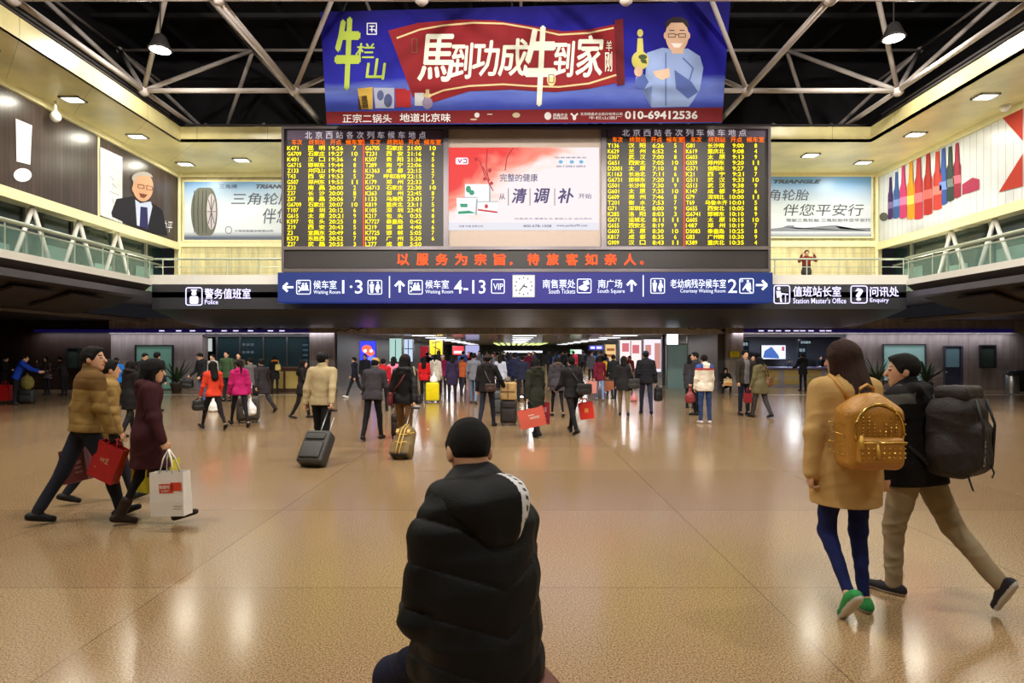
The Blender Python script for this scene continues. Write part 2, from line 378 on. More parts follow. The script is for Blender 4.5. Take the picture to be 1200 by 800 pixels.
d = opening('door_1', 1106, 406, 1126, 456, YB - .03, mat('blue_grey_door', (62, 66, 88), .4), mat('door_jamb', (84, 84, 96), .4), 'blue grey half-glazed door in the right granite wall', 1)
flats('door_glass', plane_f(YB - .06), [[(1108, 408), (1124, 408), (1124, 430), (1108, 430)]], mat('door_pane', (110, 140, 150), .15, 0, .05, 2, emit=.12, ecol=(110, 150, 160)), d)
MB().sph(px(1109, 436, YB - .1), .035).build('door_handle', M_steel, d)

# ------------------------------------------------------------------ roof space frame: one structure
S, SY, ZB, ZT = 5.0, 5.2, 10.3, 12.95
X0, Y0 = -7.26 + .05, 19.8
def cut_ok(p): return True
nodes = MB(); big = MB(); thin = MB()
for i in range(-1, 5):
    for j in range(-5, 2):
        p = Vector((X0 + i * S, Y0 + j * SY, ZB))
        inner = (j == 0 and i in (1, 2))            # the banner hangs here
        if j > 0 and False: continue
        nodes.sph(p, .19 if j <= 0 else .12, 10)
        q = p + Vector((S, 0, 0))
        if i < 4: big.cyl(p, q, .085, n=8)
        if j < 1 and not (j + 1 == 0 and i in (1, 2)) : big.cyl(p, p + Vector((0, SY, 0)), .085, n=8)
        for dx in (-1, 1):
            for dy in (-1, 1):
                if inner and dy < 0: continue
                t = p + Vector((dx * S / 2, dy * SY / 2, ZT - ZB))
                big.cyl(p, t, .075, n=8)
for i in range(-2, 5):
    for j in range(-6, 2):
        t = Vector((X0 + (i + .5) * S, Y0 + (j + .5) * SY, ZT)); nodes.sph(t, .13, 8)
        if i < 4: thin.cyl(t, t + Vector((S, 0, 0)), .055, n=6)
        if j < 1: thin.cyl(t, t + Vector((0, SY, 0)), .055, n=6)
fr_ = empty('roof_space_frame', (0, 0, 0), 0, 'white tubular steel space frame under the dark roof', 'roof truss')
nodes.build('ball_joints', M_truss, fr_, True); big.build('lower_tubes', M_truss, fr_, True); thin.build('upper_tubes', mat('shaded_white_tube', (140, 130, 128), .5), fr_, True)  # upper tubes are the same white steel, dimmer light put into their colour
fr_['kind'] = 'structure'
# ------------------------------------------------------------------ lamps
def area(name, loc, size, w, col, parent=None, rot=(0, 0, 0), spread=180):
    l = bpy.data.lights.new(name, 'AREA'); l.shape = 'DISK'; l.size = size; l.energy = w; l.color = col; l.spread = R(spread)
    o = bpy.data.objects.new(name, l); COL.objects.link(o); o.location = loc; o.rotation_euler = rot
    if parent: o.parent = parent
    return o
E_white = emat('lamp_white', (255, 250, 235), 14)
M_lampbody = mat('lamp_housing', (70, 66, 66), .5, .3)
def flood(x, y, z, label, group=None, tilt=0):
    t = empty('floodlight', (x, y, z), 0, label, 'lamp', group, rot=(R(tilt), 0, 0))
    MB().lathe([(.1, .45), (.16, .4), (.3, .06), (.34, 0), (.31, -.02)], n=20).build('lamp_shade', M_lampbody, t, True)
    MB().lathe([(.02, -.06), (.2, -.05), (.3, -.015)], n=20).build('lens', E_white, t, True)
    MB().tube([(0, 0, .45), (0, 0, ZT - z)], .02).build('hanger', M_lampbody, t)
    area('lamp_light', (0, 0, -.1), .5, FLOOD_W * (1.5 if tilt else .8), (1, .95, .86), t)
flood(-10.6, 18, 10.75, 'bright round floodlight in the roof frame over the left balcony', None)
flood(11.5, 18, 11.1, 'bright round floodlight in the roof frame over the right balcony', None)
for y in (11, 5, -1.5):
    for x in (-6.6, .6, 7.8):
        flood(x, y, 11, 'round floodlight hanging from the roof frame overhead', 'floodlights over the concourse', 42)
DL = []
for k in range(10):
    DL += [(-13.45, 24.6 - 3.15 * k), (14.35, 24.4 - 3.15 * k)]
DL += [(-10.9, 24.1), (11.75, 23.5)]
dl_names = {0: 'recessed square downlight in the corner of the ceiling above the suited man poster', 2: 'recessed downlight in the left ceiling over the end of the poster wall', 4: 'recessed downlight in the left ceiling over the white exclamation mark',
            1: 'recessed downlight in the corner ceiling right of the tyre poster', 3: 'recessed downlight in the right ceiling over the coloured bottles', 5: 'recessed downlight in the right ceiling near the white dome camera',
            20: 'recessed downlight above the tyre poster left of the departure board', 21: 'recessed downlight above the tyre poster right of the departure board'}
for k, (x, y) in enumerate(DL):
    t = empty('downlight', (x, y, ZC), 0, dl_names.get(k, 'recessed square downlight in the cream ceiling ring overhead'), 'lamp', None if k in dl_names else 'downlights of the ceiling ring')
    mb = MB()
    for a, b in (((-.3, -.22), (.3, -.17)), ((-.3, .17), (.3, .22)), ((-.3, -.22), (-.25, .22)), ((.25, -.22), (.3, .22))): mb.b2((a[0], a[1], -.05), (b[0], b[1], 0))
    mb.build('trim_frame', M_steel, t)
    MB().b2((-.25, -.17, -.025), (.25, .17, -.005)).build('diffuser', E_white, t)
    area('downlight_light', (0, 0, -.06), .4, DOWN_W, (1, .95, .78), t)
for x, y, X, lab in ((65, 137, XL + .35, 'white dome camera above the exclamation mark poster'), (1178, 125, XR - .35, 'white dome camera above the bottle poster')):
    p = onx(x, y, X); t = empty('dome_camera', p, 0, lab, 'camera')
    MB().cyl((0, 0, ZC - p.z), (0, 0, .1), .035).cyl((0, 0, .1), (0, 0, .16), .1).build('mount', M_white, t)
    MB().sph((0, 0, 0), (.15, .15, .16), 14).build('dome', M_white, t, True)

for s_, X in ((-1, -13.3), (1, 14.6)):  # uplights added to brighten the ceiling ring, not known fittings of the hall
    for k in range(8):
        t = empty('added_uplight', (X, 22.6 - 3.6 * k, 3.75), 0, 'round uplight let into the balcony floor', 'lamp', 'balcony floor uplights')
        MB().lathe([(.14, 0), (.15, .05), (.12, .06)], n=16).build('housing', M_steel, t, True); MB().cyl((0, 0, .05), (0, 0, .07), .11, n=16).build('lens', E_white, t)
        area('added_fill_light', (0, 0, .1), .22, UP_W, (1, .95, .74), t, (R(180), 0, 0))
for k in range(7):  # back row of the added uplights, hidden behind the parapet
    t = empty('added_uplight', (-9.5 + 3.5 * k, 24.2, 3.75), 0, 'round uplight let into the balcony floor', 'lamp', 'balcony floor uplights')
    MB().lathe([(.14, 0), (.15, .05), (.12, .06)], n=16).build('housing', M_steel, t, True); MB().cyl((0, 0, .05), (0, 0, .07), .11, n=16).build('lens', E_white, t)
    area('added_fill_light', (0, 0, .1), .22, UP_W * .6, (1, .95, .74), t, (R(180), 0, 0))
# ------------------------------------------------------------------ balcony railings, glass balustrades, struts
t = empty('balcony_railing', (0, YF + .15, 4.35), 0, 'thin grey post railing along the back balcony', 'railing')
def repeat(o, offs):      # the same part again at other places along its thing
    for d in offs:
        c = o.copy(); COL.objects.link(c); c.parent = o.parent; c.location = d
po = MB().cyl((BL + .3, 0, 0), (BL + .3, 0, .58), .018, n=6).build('post', M_rail, t); repeat(po, [(i * 1.14, 0, 0) for i in range(1, 24)])
MB().tube([(BL, 0, .58), (BR, 0, .58)], .035).build('handrail', M_rail, t)
MB().tube([(BL, 0, .3), (BR, 0, .3)], .014, 6).build('mid_rail', M_rail, t)
for s, E_, nm in ((-1, BL, 'left'), (1, BR, 'right')):
    t = empty('glass_balustrade', (E_ + s * .08, 0, 4.18), 0, 'green tinted glass balustrade with round handrail on the %s balcony' % nm, 'balustrade')
    MB().b2((-.01, -8, 0), (.01, YF + .2, .62)).build('glass_panel', M_glass, t)
    MB().tube([(0, -8, .78), (0, 16, .78), (0, YF + .15, .76)], .06, 10).build('handrail', M_rail, t, True)
    MB().tube([(0, -8, .62), (0, YF + .15, .62)], .02, 6).build('glass_cap', M_rail, t)
    po = MB().cyl((0, -6.6, 0), (0, -6.6, .76), .018, n=6).build('post', M_rail, t); repeat(po, [(0, k * 1.2, 0) for k in range(1, 24)])
    X = XL if s < 0 else XR
    t = empty('strut_truss', (X + s * .1, 0, 3.75), 0, 'white zigzag strut truss behind the %s balcony glass' % nm, 'truss')
    ya = 18.2 - 5 * 1.95 + (0 if s < 0 else -.35); h = 2.32
    for sg in (-1, 1):
        po = MB().tube([(0, ya, h), (0, ya + sg * .95, 0)], .065, 8).build('strut', M_white, t, True); repeat(po, [(0, k * 1.95, 0) for k in range(1, 8)])
    MB().tube([(0, 8, .02), (0, YF + 2, .02)], .05, 8).build('bottom_chord', M_white, t)

# ------------------------------------------------------------------ hanging banner
def bf(x, y):
    k = (HY - y) / FPX; Y = (19.4 + .206 * 7.4) / (1 + .206 * k); return px(x, y, Y)
def grad_mat(name, stops, axis=2, lo=0, hi=1, noise=0, nscale=.4, rough=.3, emit=0, spec=.5):
    m = bpy.data.materials.new(name); m.use_nodes = True; nt = m.node_tree; b = nt.nodes['Principled BSDF']
    tc = nt.nodes.new('ShaderNodeTexCoord'); sx = nt.nodes.new('ShaderNodeSeparateXYZ'); nt.links.new(tc.outputs['Object'], sx.inputs[0])
    mr = nt.nodes.new('ShaderNodeMapRange'); mr.inputs['From Min'].default_value = lo; mr.inputs['From Max'].default_value = hi; nt.links.new(sx.outputs[axis], mr.inputs['Value'])
    val = mr.outputs[0]
    if noise:
        mp = nt.nodes.new('ShaderNodeMapping'); mp.inputs['Scale'].default_value = (1, 1, 4); nt.links.new(tc.outputs['Object'], mp.inputs[0])
        n = nt.nodes.new('ShaderNodeTexNoise'); n.inputs['Scale'].default_value = nscale; n.inputs['Detail'].default_value = 5; nt.links.new(mp.outputs[0], n.inputs['Vector'])
        ma = nt.nodes.new('ShaderNodeMath'); ma.operation = 'MULTIPLY_ADD'; ma.inputs[1].default_value = noise; nt.links.new(n.outputs[0], ma.inputs[0])
        ad = nt.nodes.new('ShaderNodeMath'); ad.operation = 'SUBTRACT'; ad.inputs[1].default_value = noise / 2; nt.links.new(val, ad.inputs[0]); nt.links.new(ad.outputs[0], ma.inputs[2]); val = ma.outputs[0]
    r = nt.nodes.new('ShaderNodeValToRGB'); e = r.color_ramp.elements
    e[0].position, e[0].color = stops[0][0], (*lin(stops[0][1]), 1); e[1].position, e[1].color = stops[-1][0], (*lin(stops[-1][1]), 1)
    for p, c in stops[1:-1]:
        q = e.new(p); q.color = (*lin(c), 1)
    nt.links.new(val, r.inputs[0])
    if emit:
        nt.links.new(r.outputs[0], b.inputs['Emission Color']); b.inputs['Emission Strength'].default_value = emit; b.inputs['Base Color'].default_value = (.02, .02, .02, 1)
    else: nt.links.new(r.outputs[0], b.inputs['Base Color'])
    b.inputs['Roughness'].default_value = rough
    b.inputs['Specular IOR Level'].default_value = spec
    return m
def ink(c): return mat('print_ink', c, .55, 0, .04, 2, spec=.15)
t = empty('hanging_banner', (0, 19.4, 9.05), 0, 'huge blue and red advertising banner with white brush lettering above the board', 'banner')
t0 = Vector(t.location)
def under(o, root):
    o.parent = root; o.matrix_parent_inverse = Matrix.Translation(-root.location); return o
def B(name, polys, m, lift=.012): return under(flats(name, bf, polys, m, None, lift), t)
M_ban = grad_mat('banner_sky_print', [(0, (60, 74, 176)), (.18, (104, 122, 206)), (.32, (34, 34, 156)), (.75, (26, 18, 134)), (1, (18, 12, 92))], 2, 9.5, 12.4, .35, .35, .6, 0, .12)
o = under(flats('banner_sheet', bf, [[(375, 14), (856, 1), (846, 144), (383, 146)]], M_ban, None, -.02, .02), t)
B('red_strip', [[(382, 131), (847, 126), (846, 143), (383, 145)]], ink((122, 26, 32)))
scroll = [(455, 36), (490, 27), (540, 23), (580, 24), (620, 30), (660, 37), (690, 35), (722, 28), (724, 97), (690, 104), (650, 108), (600, 105), (550, 107), (508, 120), (484, 114)]
B('red_scroll', [scroll], ink((134, 22, 30)), .014)
B('scroll_roller', [[(720, 24), (730, 22), (732, 99), (723, 101)]], ink((96, 16, 26)), .03)
gl = []
for pts in ([(465, 45), (492, 35), (520, 30), (555, 27), (590, 28), (620, 33), (655, 41), (690, 39), (719, 33)], [(502, 113), (520, 106), (550, 101), (590, 99), (620, 101), (655, 102), (690, 98), (722, 88)]):
    gl += stroke(pts, 2)
B('gold_line', gl, ink((224, 200, 150)), .022)
tx = TX(bf); 
for ch, a, b, c, d in (('馬', 490, 41, 531, 95), ('到', 528, 51, 554, 92), ('功', 554, 48, 585, 89), ('成', 584, 46, 619, 89), ('牛', 616, 32, 650, 123), ('到', 648, 49, 673, 90), ('家', 675, 42, 706, 90)):
    tx.put(ch, a, b, c, d, .032, .12, .03)
tx.put('羊', 710, 48, 717, 60, .01, 0, .03).put('刚', 709, 61, 717, 84, .01, 0, .03)
under(tx.build('slogan_lettering', ink((236, 236, 220)), None), t)
under(TX(bf).put('牛', 394, 22, 421, 104, .04, .12, .02).put('栏', 417, 51, 439, 69, .03, .12, .02).put('山', 429, 69, 452, 93, .04, .12, .02).build('brand_lettering', ink((176, 196, 74)), None), t)
B('seal_mark', ring(430, 27, 442, 41, 1.2, .5) + stroke([(433, 31), (439, 31)], 1.2) + stroke([(436, 31), (436, 38)], 1.2) + stroke([(433, 35), (440, 35), (440, 38)], 1.2), ink((225, 225, 235)), .02)
B('seal_stamp', [ellp(646, 93, 5, 8)], ink((226, 206, 150)), .024)
B('stamp_mark', stroke([(643, 88), (649, 88), (649, 97), (643, 97), (643, 88)], 1) + stroke([(483, 46), (489, 46), (489, 62), (483, 62), (483, 46)], 1), ink((120, 80, 60)), .03)
for c, ps in (((214, 176, 80), [[(419, 104), (437, 102), (437, 128), (424, 128), (421, 118)]]), ((66, 44, 40), [[(420, 113), (430, 112), (432, 128), (420, 129)]]), ((180, 186, 214), [[(438, 103), (462, 103), (462, 127), (440, 127)]]), ((92, 100, 150), [ellp(455, 118, 5, 8), ellp(446, 112, 4, 6)]),
              ((176, 40, 44), [[(463, 104), (476, 104), (476, 125), (464, 126)], [(476, 106), (481, 106), (482, 126), (474, 126)]]), ((200, 200, 206), [[(486, 109), (497, 109), (497, 124), (486, 124)]]), ((196, 180, 130), [ellp(501, 112, 5, 3), [(499, 105), (503, 105), (503, 112), (499, 112)]]), ((150, 136, 170), [ellp(501, 121, 6, 7)])):
    B('product_print', ps, ink(c), .018)
under(TX(bf).put('正宗二锅头', 402, 134, 459, 144, .025, 0, .04).put('地道北京味', 469, 133, 528, 143, .03, 0, .04).put('010-69412536', 732, 130, 817, 140, .03, 0, .04).put('顺鑫农业', 648, 133, 665, 137, .01, 0, .04).put('SHUNXIN', 648, 137.5, 665, 140, .02, 0, .04)
      .put('北京顺鑫农业股份有限公司', 680, 132, 729, 135.5, .01, 0, .04).put('牛栏山酒厂', 690, 136.5, 728, 140, .01, 0, .04).build('strip_lettering', ink((235, 232, 232)), None), t)
B('strip_logos', [ellp(642, 136, 4, 4.5)] + stroke([(669, 133), (673, 137), (677, 133)], 2) + [ellp(673, 138, 2, 3)] + stroke([(571, 134), (577, 134)], 1) + [ellp(559, 135, 3, 3)], ink((224, 220, 222)), .02)
B('oval_logos', [ellp(605, 135, 4.5, 3), ellp(555, 140, 4, 1)], ink((196, 180, 150)), .02)
# smiling man holding a gold bottle
skin = ink((226, 186, 160))
B('printed_tunic', [[(758, 62), (776, 56), (790, 58), (806, 57), (820, 66), (824, 80), (820, 105), (812, 118), (807, 125), (763, 126), (764, 100), (752, 106), (744, 102), (745, 90), (756, 92)]], ink((150, 172, 224)), .014)
B('tunic_shade_print', [[(745, 92), (754, 86), (760, 96), (754, 106), (744, 103)], [(790, 82), (810, 96), (818, 108), (806, 116), (792, 104)]] + stroke([(780, 62), (780, 124)], 1.2) + stroke([(800, 68), (812, 80), (806, 100)], 1.5), ink((84, 104, 176)), .02)
B('printed_face', [ellp(793, 42, 13.5, 20), [(786, 56), (800, 56), (801, 63), (787, 63)], ellp(779.5, 42, 2, 4), ellp(806.5, 42, 2, 4)], skin, .024)
B('printed_hand', [ellp(748, 84, 5, 6)], skin, .024); B('printed_hand', [[(765, 84), (784, 80), (785, 90), (776, 94), (768, 90)]], skin, .024)
B('printed_hair', [ellp(793, 30, 14, 10, 16, 180, 360) + [(806, 34), (800, 27), (786, 27), (780, 34)]], ink((50, 40, 44)), .03)
B('printed_features', stroke([(783, 40), (791, 40), (791, 44), (783, 44), (783, 40)], .8) + stroke([(795, 40), (803, 40), (803, 44), (795, 44), (795, 40)], .8) + stroke([(791, 41), (795, 41)], .8) + stroke([(784, 36), (790, 36)], 1) + stroke([(796, 36), (802, 36)], 1), ink((70, 50, 54)), .03)
B('printed_smile', [[(786, 51), (800, 51), (796, 56), (790, 56)]], ink((250, 240, 236)), .03)
B('printed_bottle', [ellp(750, 71, 10, 11), [(747, 45), (753, 45), (754, 62), (746, 62)], ellp(750, 39, 3.5, 4.5)], ink((206, 196, 100)), .02)
B('bottle_mark', [ellp(753, 67, 5, 3), [(750, 70), (757, 70), (758, 75), (752, 74)]], ink((70, 80, 50)), .026)
mb = MB()
for x in (400, 600, 820): mb.tube([bf(x, 14 - (x - 375) * .027) + Vector((0, .1, 0)), bf(x, -40) + Vector((0, 1.4, .2))], .03, 6)
under(mb.build('hanging_cable', M_lampbody), t)

# ------------------------------------------------------------------ departure board
YBD = 20.5; F = plane_f(YBD)
t = empty('departure_board', (px(614, 320, YBD).x, YBD, px(614, 320, YBD).z), 0, 'wide grey electronic train board with two yellow LED listings around a colour screen', 'board')
M_cab = mat('board_cabinet', (86, 78, 82), .4, .5, .08, 2); M_led = mat('led_panel', (44, 38, 38), .45, 0, .1, 8)
def C(name, polys, m, lift=.012, root=None, f=None, th=.004): return under(flats(name, f or F, polys, m, None, lift, th), root or t)
box_ = lambda a, b, c, d: [(a, b), (c, b), (c, d), (a, d)]
p0, p1 = px(331, 320, YBD), px(902, 149, YBD)
under(MB().b2((p0.x, YBD + .02, p0.z), (p1.x, YBD + .45, p1.z), .03).build('cabinet', M_cab), t)
C('cabinet_frame', ring(331, 149, 902, 319, 3, .5) + [box_(520, 150, 526, 291), box_(704, 150, 710, 291), box_(333, 289, 900, 293), box_(333, 315, 900, 319)], mat('frame_metal', (120, 112, 116), .3, .7, .05), .0, th=.09)
C('led_panel', [box_(335, 152, 520, 290)], M_led, .0, th=.02); C('led_panel', [box_(710, 152, 899, 290)], M_led, 0, th=.02)
C('screen_surround', [box_(526, 152, 704, 290)], mat('screen_surround', (176, 158, 146), .5, .2, .06), 0, th=.015)
C('ticker_panel', [box_(336, 294, 899, 314)], M_led, 0, th=.02)
for hb in (box_(337, 153, 519, 164), box_(712, 150.5, 898, 161)): C('header_strip', [hb], mat('header_strip', (84, 66, 96), .5), .012, th=.014)
E_y = emat('led_yellow', (255, 236, 0), 1.7); E_r = emat('led_red', (255, 60, 0), 1.8); E_w = emat('sign_white', (235, 240, 255), 1.6)
tx = TX(F)
for i, ch in enumerate('北京西站各次列车候车地点'):
    tx.put(ch, 358 + i * 12.1, 154.5, 366 + i * 12.1, 163, .02, 0, .04); tx.put(ch, 729 + i * 12.4, 151.5, 737.5 + i * 12.4, 160, .02, 0, .04)
under(tx.build('header_lettering', mat('header_white', (210, 205, 220), .5, emit=.35), None), t)
L1 = 'K471,昆　明,19:26,7;G6709,石家庄,19:27,10;K401,汉　口,19:36,4;G6715,邯郸东,19:44,8;Z133,井冈山,19:45,6;T43,西　安,19:53,5;G507,郑州东,19:55,11;Z33,南　昌,20:00,2;Z37,长　沙,20:00,1;Z67,南　昌,20:06,7;G6709,石家庄,20:07,10;T107,深　圳,20:12,6;G615,太　原,20:21,9;K597,包　头,20:25,8;Z19,西　安,20:43,5;Z3,宜昌东,20:49,6;K573,东胜西,20:52,7;Z37,武　昌,20:55,3'
L2 = 'G6705,石家庄,21:00,10;T231,西　安,21:16,4;K507,贵　阳,21:36,5;T289,南　宁,22:06,6;K1363,成　都,22:15,2;Z29,呼和浩特,22:15,7;K179,郑　州,22:33,3;G6713,石家庄,22:30,10;K263,郑　州,22:45,8;1133,乌海西,23:01,7;K819,重庆北,23:11,5;K105,深　圳,23:45,4;K217,包　头,0:35,8;K7727,秦皇岛,0:42,4;K219,邯　郸,4:40,6;K7725,邯　郸,5:05,7;K599,广　州,5:20,6;L277,成　都,5:50,'
L3 = 'T136,汉　阳,6:26,5;K629,兰　州,6:52,4;G307,武　汉,7:00,8;G651,西安北,7:05,10;D2001,太　原,7:10,8;K1163,长治北,7:11,6;G6731,邯郸东,7:20,11;G501,长沙南,7:30,9;G601,太　原,7:35,10;G609,郑　州,7:46,8;T201,衡　水,7:53,7;G71,深圳北,8:00,9;K285,洛　阳,8:03,3;G671,运城北,8:11,11;G655,西安北,8:19,9;G603,太　原,8:30,10;K817,成　都,8:35,6;G909,汉　口,8:43,11'
L4 = 'G81,长沙南,9:00,8;K619,重庆北,9:08,4;G603,太　原,9:13,9;G559,郑州东,9:20,11;G571,信阳东,9:27,8;K21,西　宁,9:21,7;G511,武　汉,9:33,10;G513,武　汉,9:38,9;K147,成　都,9:50,6;G79,深圳北,10:00,11;T69,乌鲁木齐,10:01,5;G655,西安北,10:05,8;G6741,邯郸东,10:10,9;G605,太　原,10:15,10;1487,郑　州,10:19,7;D5083,秦皇岛,10:25,8;G83,广州南,10:30,9;K589,重庆北,10:35,4'
heads = ('车次', '终到站', '开点', '候车室')
for (LS, x0, y0, dy, w) in ((L1, 335.5, 171.5, 6.6, 92), (L2, 427, 171.5, 6.6, 92), (L3, 710.5, 168.5, 6.67, 92), (L4, 802, 168.5, 6.67, 95)):
    tx = TX(F); th = TX(F); k = w / 92
    for r_, row in enumerate(LS.split(';')):
        a, b, c, d = row.split(','); y = y0 + r_ * dy
        h = 5.0
        tx.put(a, x0 + 1.5, y, x0 + 1.5 + 3.3 * len(a), y + h, .012, 0, .04)
        if '　' in b:
            tx.put(b[0], x0 + 26 * k, y - .2, x0 + 32.5 * k, y + h + .1, .03, 0, .04); tx.put(b[-1], x0 + 39 * k, y - .2, x0 + 45.5 * k, y + h + .1, .03, 0, .04)
        else:
            for i, ch in enumerate(b):
                q = x0 + (26 if len(b) == 3 else 23) * k + i * 6.6; tx.put(ch, q, y - .2, q + 6.2, y + h + .1, .03, 0, .04)
        tx.put(c, x0 + 67 * k - 3.3 * len(c), y, x0 + 67 * k, y + h, .012, 0, .04)
        if d: tx.put(d, x0 + 79 * k - 2 * (len(d) - 1), y, x0 + 82 * k + 2 * (len(d) - 1), y + h, .012, 0, .04)
    for hd, a, b in zip(heads, (7, 27, 52, 70), (19, 46, 65, 90)): th.put(hd, x0 + a * k, y0 - 7.6, x0 + b * k, y0 - 1.4, .012, 0, .04)
    under(tx.build('yellow_listing', E_y, None), t); under(th.build('red_heading', emat('led_orange', (255, 110, 0), 1.6), None), t)
C('red_divider', [box_(426, 164, 427.2, 290), box_(800.6, 161, 801.8, 290)], E_r, .04)
tx = TX(F)
for i, ch in enumerate('以服务为宗旨,待旅客如亲人。'):
    x = 466 + i * 22.6 - (6 if i > 6 else 0)
    if ch == ',': tx.put(ch, x - 4, 307, x - 1, 311, .05, 0, .04)
    elif ch == '。': tx.put(ch, x - 4, 306, x, 310, .05, 0, .04)
    else: tx.put(ch, x, 297.5, x + 13.5, 310.5, .045, 0, .04)
under(tx.build('ticker_lettering', emat('led_red_orange', (255, 70, 20), 2.6), None), t)
# advert on the screen
def screen_mat():
    m = bpy.data.materials.new('screen_picture'); m.use_nodes = True; nt = m.node_tree; b = nt.nodes['Principled BSDF']
    tc = nt.nodes.new('ShaderNodeTexCoord'); mp = nt.nodes.new('ShaderNodeMapping')
    a, c = px(525, 270, YBD), px(702, 173, YBD)
    mp.inputs['Location'].default_value = (-a.x / (c.x - a.x), 0, -a.z / (c.z - a.z)); mp.inputs['Scale'].default_value = (1 / (c.x - a.x), 1, 1 / (c.z - a.z))
    nt.links.new(tc.outputs['Object'], mp.inputs[0])
    n = nt.nodes.new('ShaderNodeTexNoise'); n.inputs['Scale'].default_value = 3.2; n.inputs['Detail'].default_value = 2; n.inputs['Distortion'].default_value = 1.2; nt.links.new(mp.outputs[0], n.inputs['Vector'])
    sx = nt.nodes.new('ShaderNodeSeparateXYZ'); nt.links.new(mp.outputs[0], sx.inputs[0])
    def M(op, a, b_):
        q = nt.nodes.new('ShaderNodeMath'); q.operation = op
        for i, v in enumerate((a, b_)):
            if isinstance(v, (int, float)): q.inputs[i].default_value = v
            else: nt.links.new(v, q.inputs[i])
        return q.outputs[0]
    v = M('ADD', M('SUBTRACT', M('MULTIPLY', sx.outputs[2], .95), M('MULTIPLY', sx.outputs[0], 1.05)), M('MULTIPLY', M('SUBTRACT', n.outputs[0], .5), .9))
    r = nt.nodes.new('ShaderNodeValToRGB'); e = r.color_ramp.elements
    e[0].position = -0.0; e[0].color = (*lin((240, 230, 232)), 1); e[1].position = .58; e[1].color = (*lin((232, 62, 60)), 1)
    q = e.new(.1); q.color = (*lin((248, 222, 214)), 1); q = e.new(.32); q.color = (*lin((246, 150, 130)), 1)
    nt.links.new(v, r.inputs[0]); nt.links.new(r.outputs[0], b.inputs['Emission Color']); b.inputs['Emission Strength'].default_value = 1.12; b.inputs['Base Color'].default_value = (.01, .01, .01, 1); b.inputs['Specular IOR Level'].default_value = .1
    return m
scr = C('video_screen', [box_(525, 173, 702, 270)], screen_mat(), .02)
def SB(name, polys, col, s=1.0, lift=.03): o = C(name, polys, emat('screen_' + name, col, s), lift); return o
SB('screen_footer', [box_(525, 261, 702, 270)], (240, 238, 248), .9, .028)
SB('picture_box', [box_(545, 216, 574, 250), [(535, 232), (558, 233), (558, 252), (536, 252)], [(559, 237), (584, 236), (583, 251), (560, 250)]], (252, 253, 253), 1.0, .032)
SB('picture_box_edges', [box_(573, 216, 575, 236), [(558, 233), (560, 234), (559, 252), (557, 252)], box_(545, 231, 560, 232), box_(559, 236, 584, 237)], (190, 196, 200), .8, .036)
SB('picture_box_leaves', [ellp(549, 222, 3, 4), ellp(553, 226, 3, 3), [(537, 248), (550, 247), (558, 250), (537, 251)], [(539, 239), (548, 239), (548, 243), (540, 243)]], (60, 170, 130), .8, .038)
SB('picture_box_stripe', [[(560, 245), (583, 248), (583, 250), (560, 247)], ellp(570, 242, 2, 2.5)], (214, 50, 60), .9, .038)
SB('picture_branches', sum((stroke(p, 1.2) for p in ([(571, 175), (570, 195), (574, 222)], [(601, 174), (594, 185), (592, 200)], [(562, 188), (568, 205), (578, 224)], [(566, 196), (574, 212)])), []) + [ellp(558, 187, 2, 2), ellp(574, 200, 2, 2.5), ellp(568, 210, 2, 2), ellp(576, 215, 2, 2)], (200, 50, 60), .8, .034)
SB('logo_mark', [rrect(534, 185, 549, 193, 2)], (250, 236, 240), 1, .034)
tx = TX(F).put('完整的健康', 586, 204, 630, 213, .02, 0, .04).put('从', 585, 227, 592, 234, .02, 0, .04).put('清', 600, 221, 617, 238, .05, .2, .04).put('调', 626, 221, 644, 238, .05, .2, .04).put('补', 654, 221, 672, 238, .05, .2, .04).put('开始', 678, 227, 693, 233, .01, 0, .04)
tx.put('400-678-1008', 613, 263.5, 646, 266.5, .01, 0, .04).put('www.perfect99.com', 652, 263, 688, 266.5, .01, 0, .04).put('完美·中国·有限公司', 538, 264, 566, 266.5, .01, 0, .04).put('完美资讯 健康生活 美丽人生 由内而外', 603, 255.5, 694, 257.5, .01, 0, .04).put('完美健康食品', 650, 184, 687, 186, .01, 0, .04).put('600-7 2008-0 2009-0', 652, 194, 686, 196.5, .01, 0, .04)
under(tx.build('screen_lettering', emat('screen_text', (84, 72, 134), .7), None), t)
SB('screen_divider', [box_(595.3, 221, 596.2, 241), box_(620.6, 221, 621.5, 241), box_(649.5, 221, 650.4, 241)], (150, 130, 140), .6, .034)
SB('picture_drop', [ellp(657, 190, 2.5, 2), ellp(670, 190, 2.5, 2), ellp(681, 190, 2.5, 2)], (110, 190, 230), .9, .034)
SB('logo_letters', stroke([(537, 187), (539, 191), (541, 187)], 1) + stroke([(543, 187), (547, 187), (547, 191), (543, 191)], 1), (190, 60, 120), .8, .04)

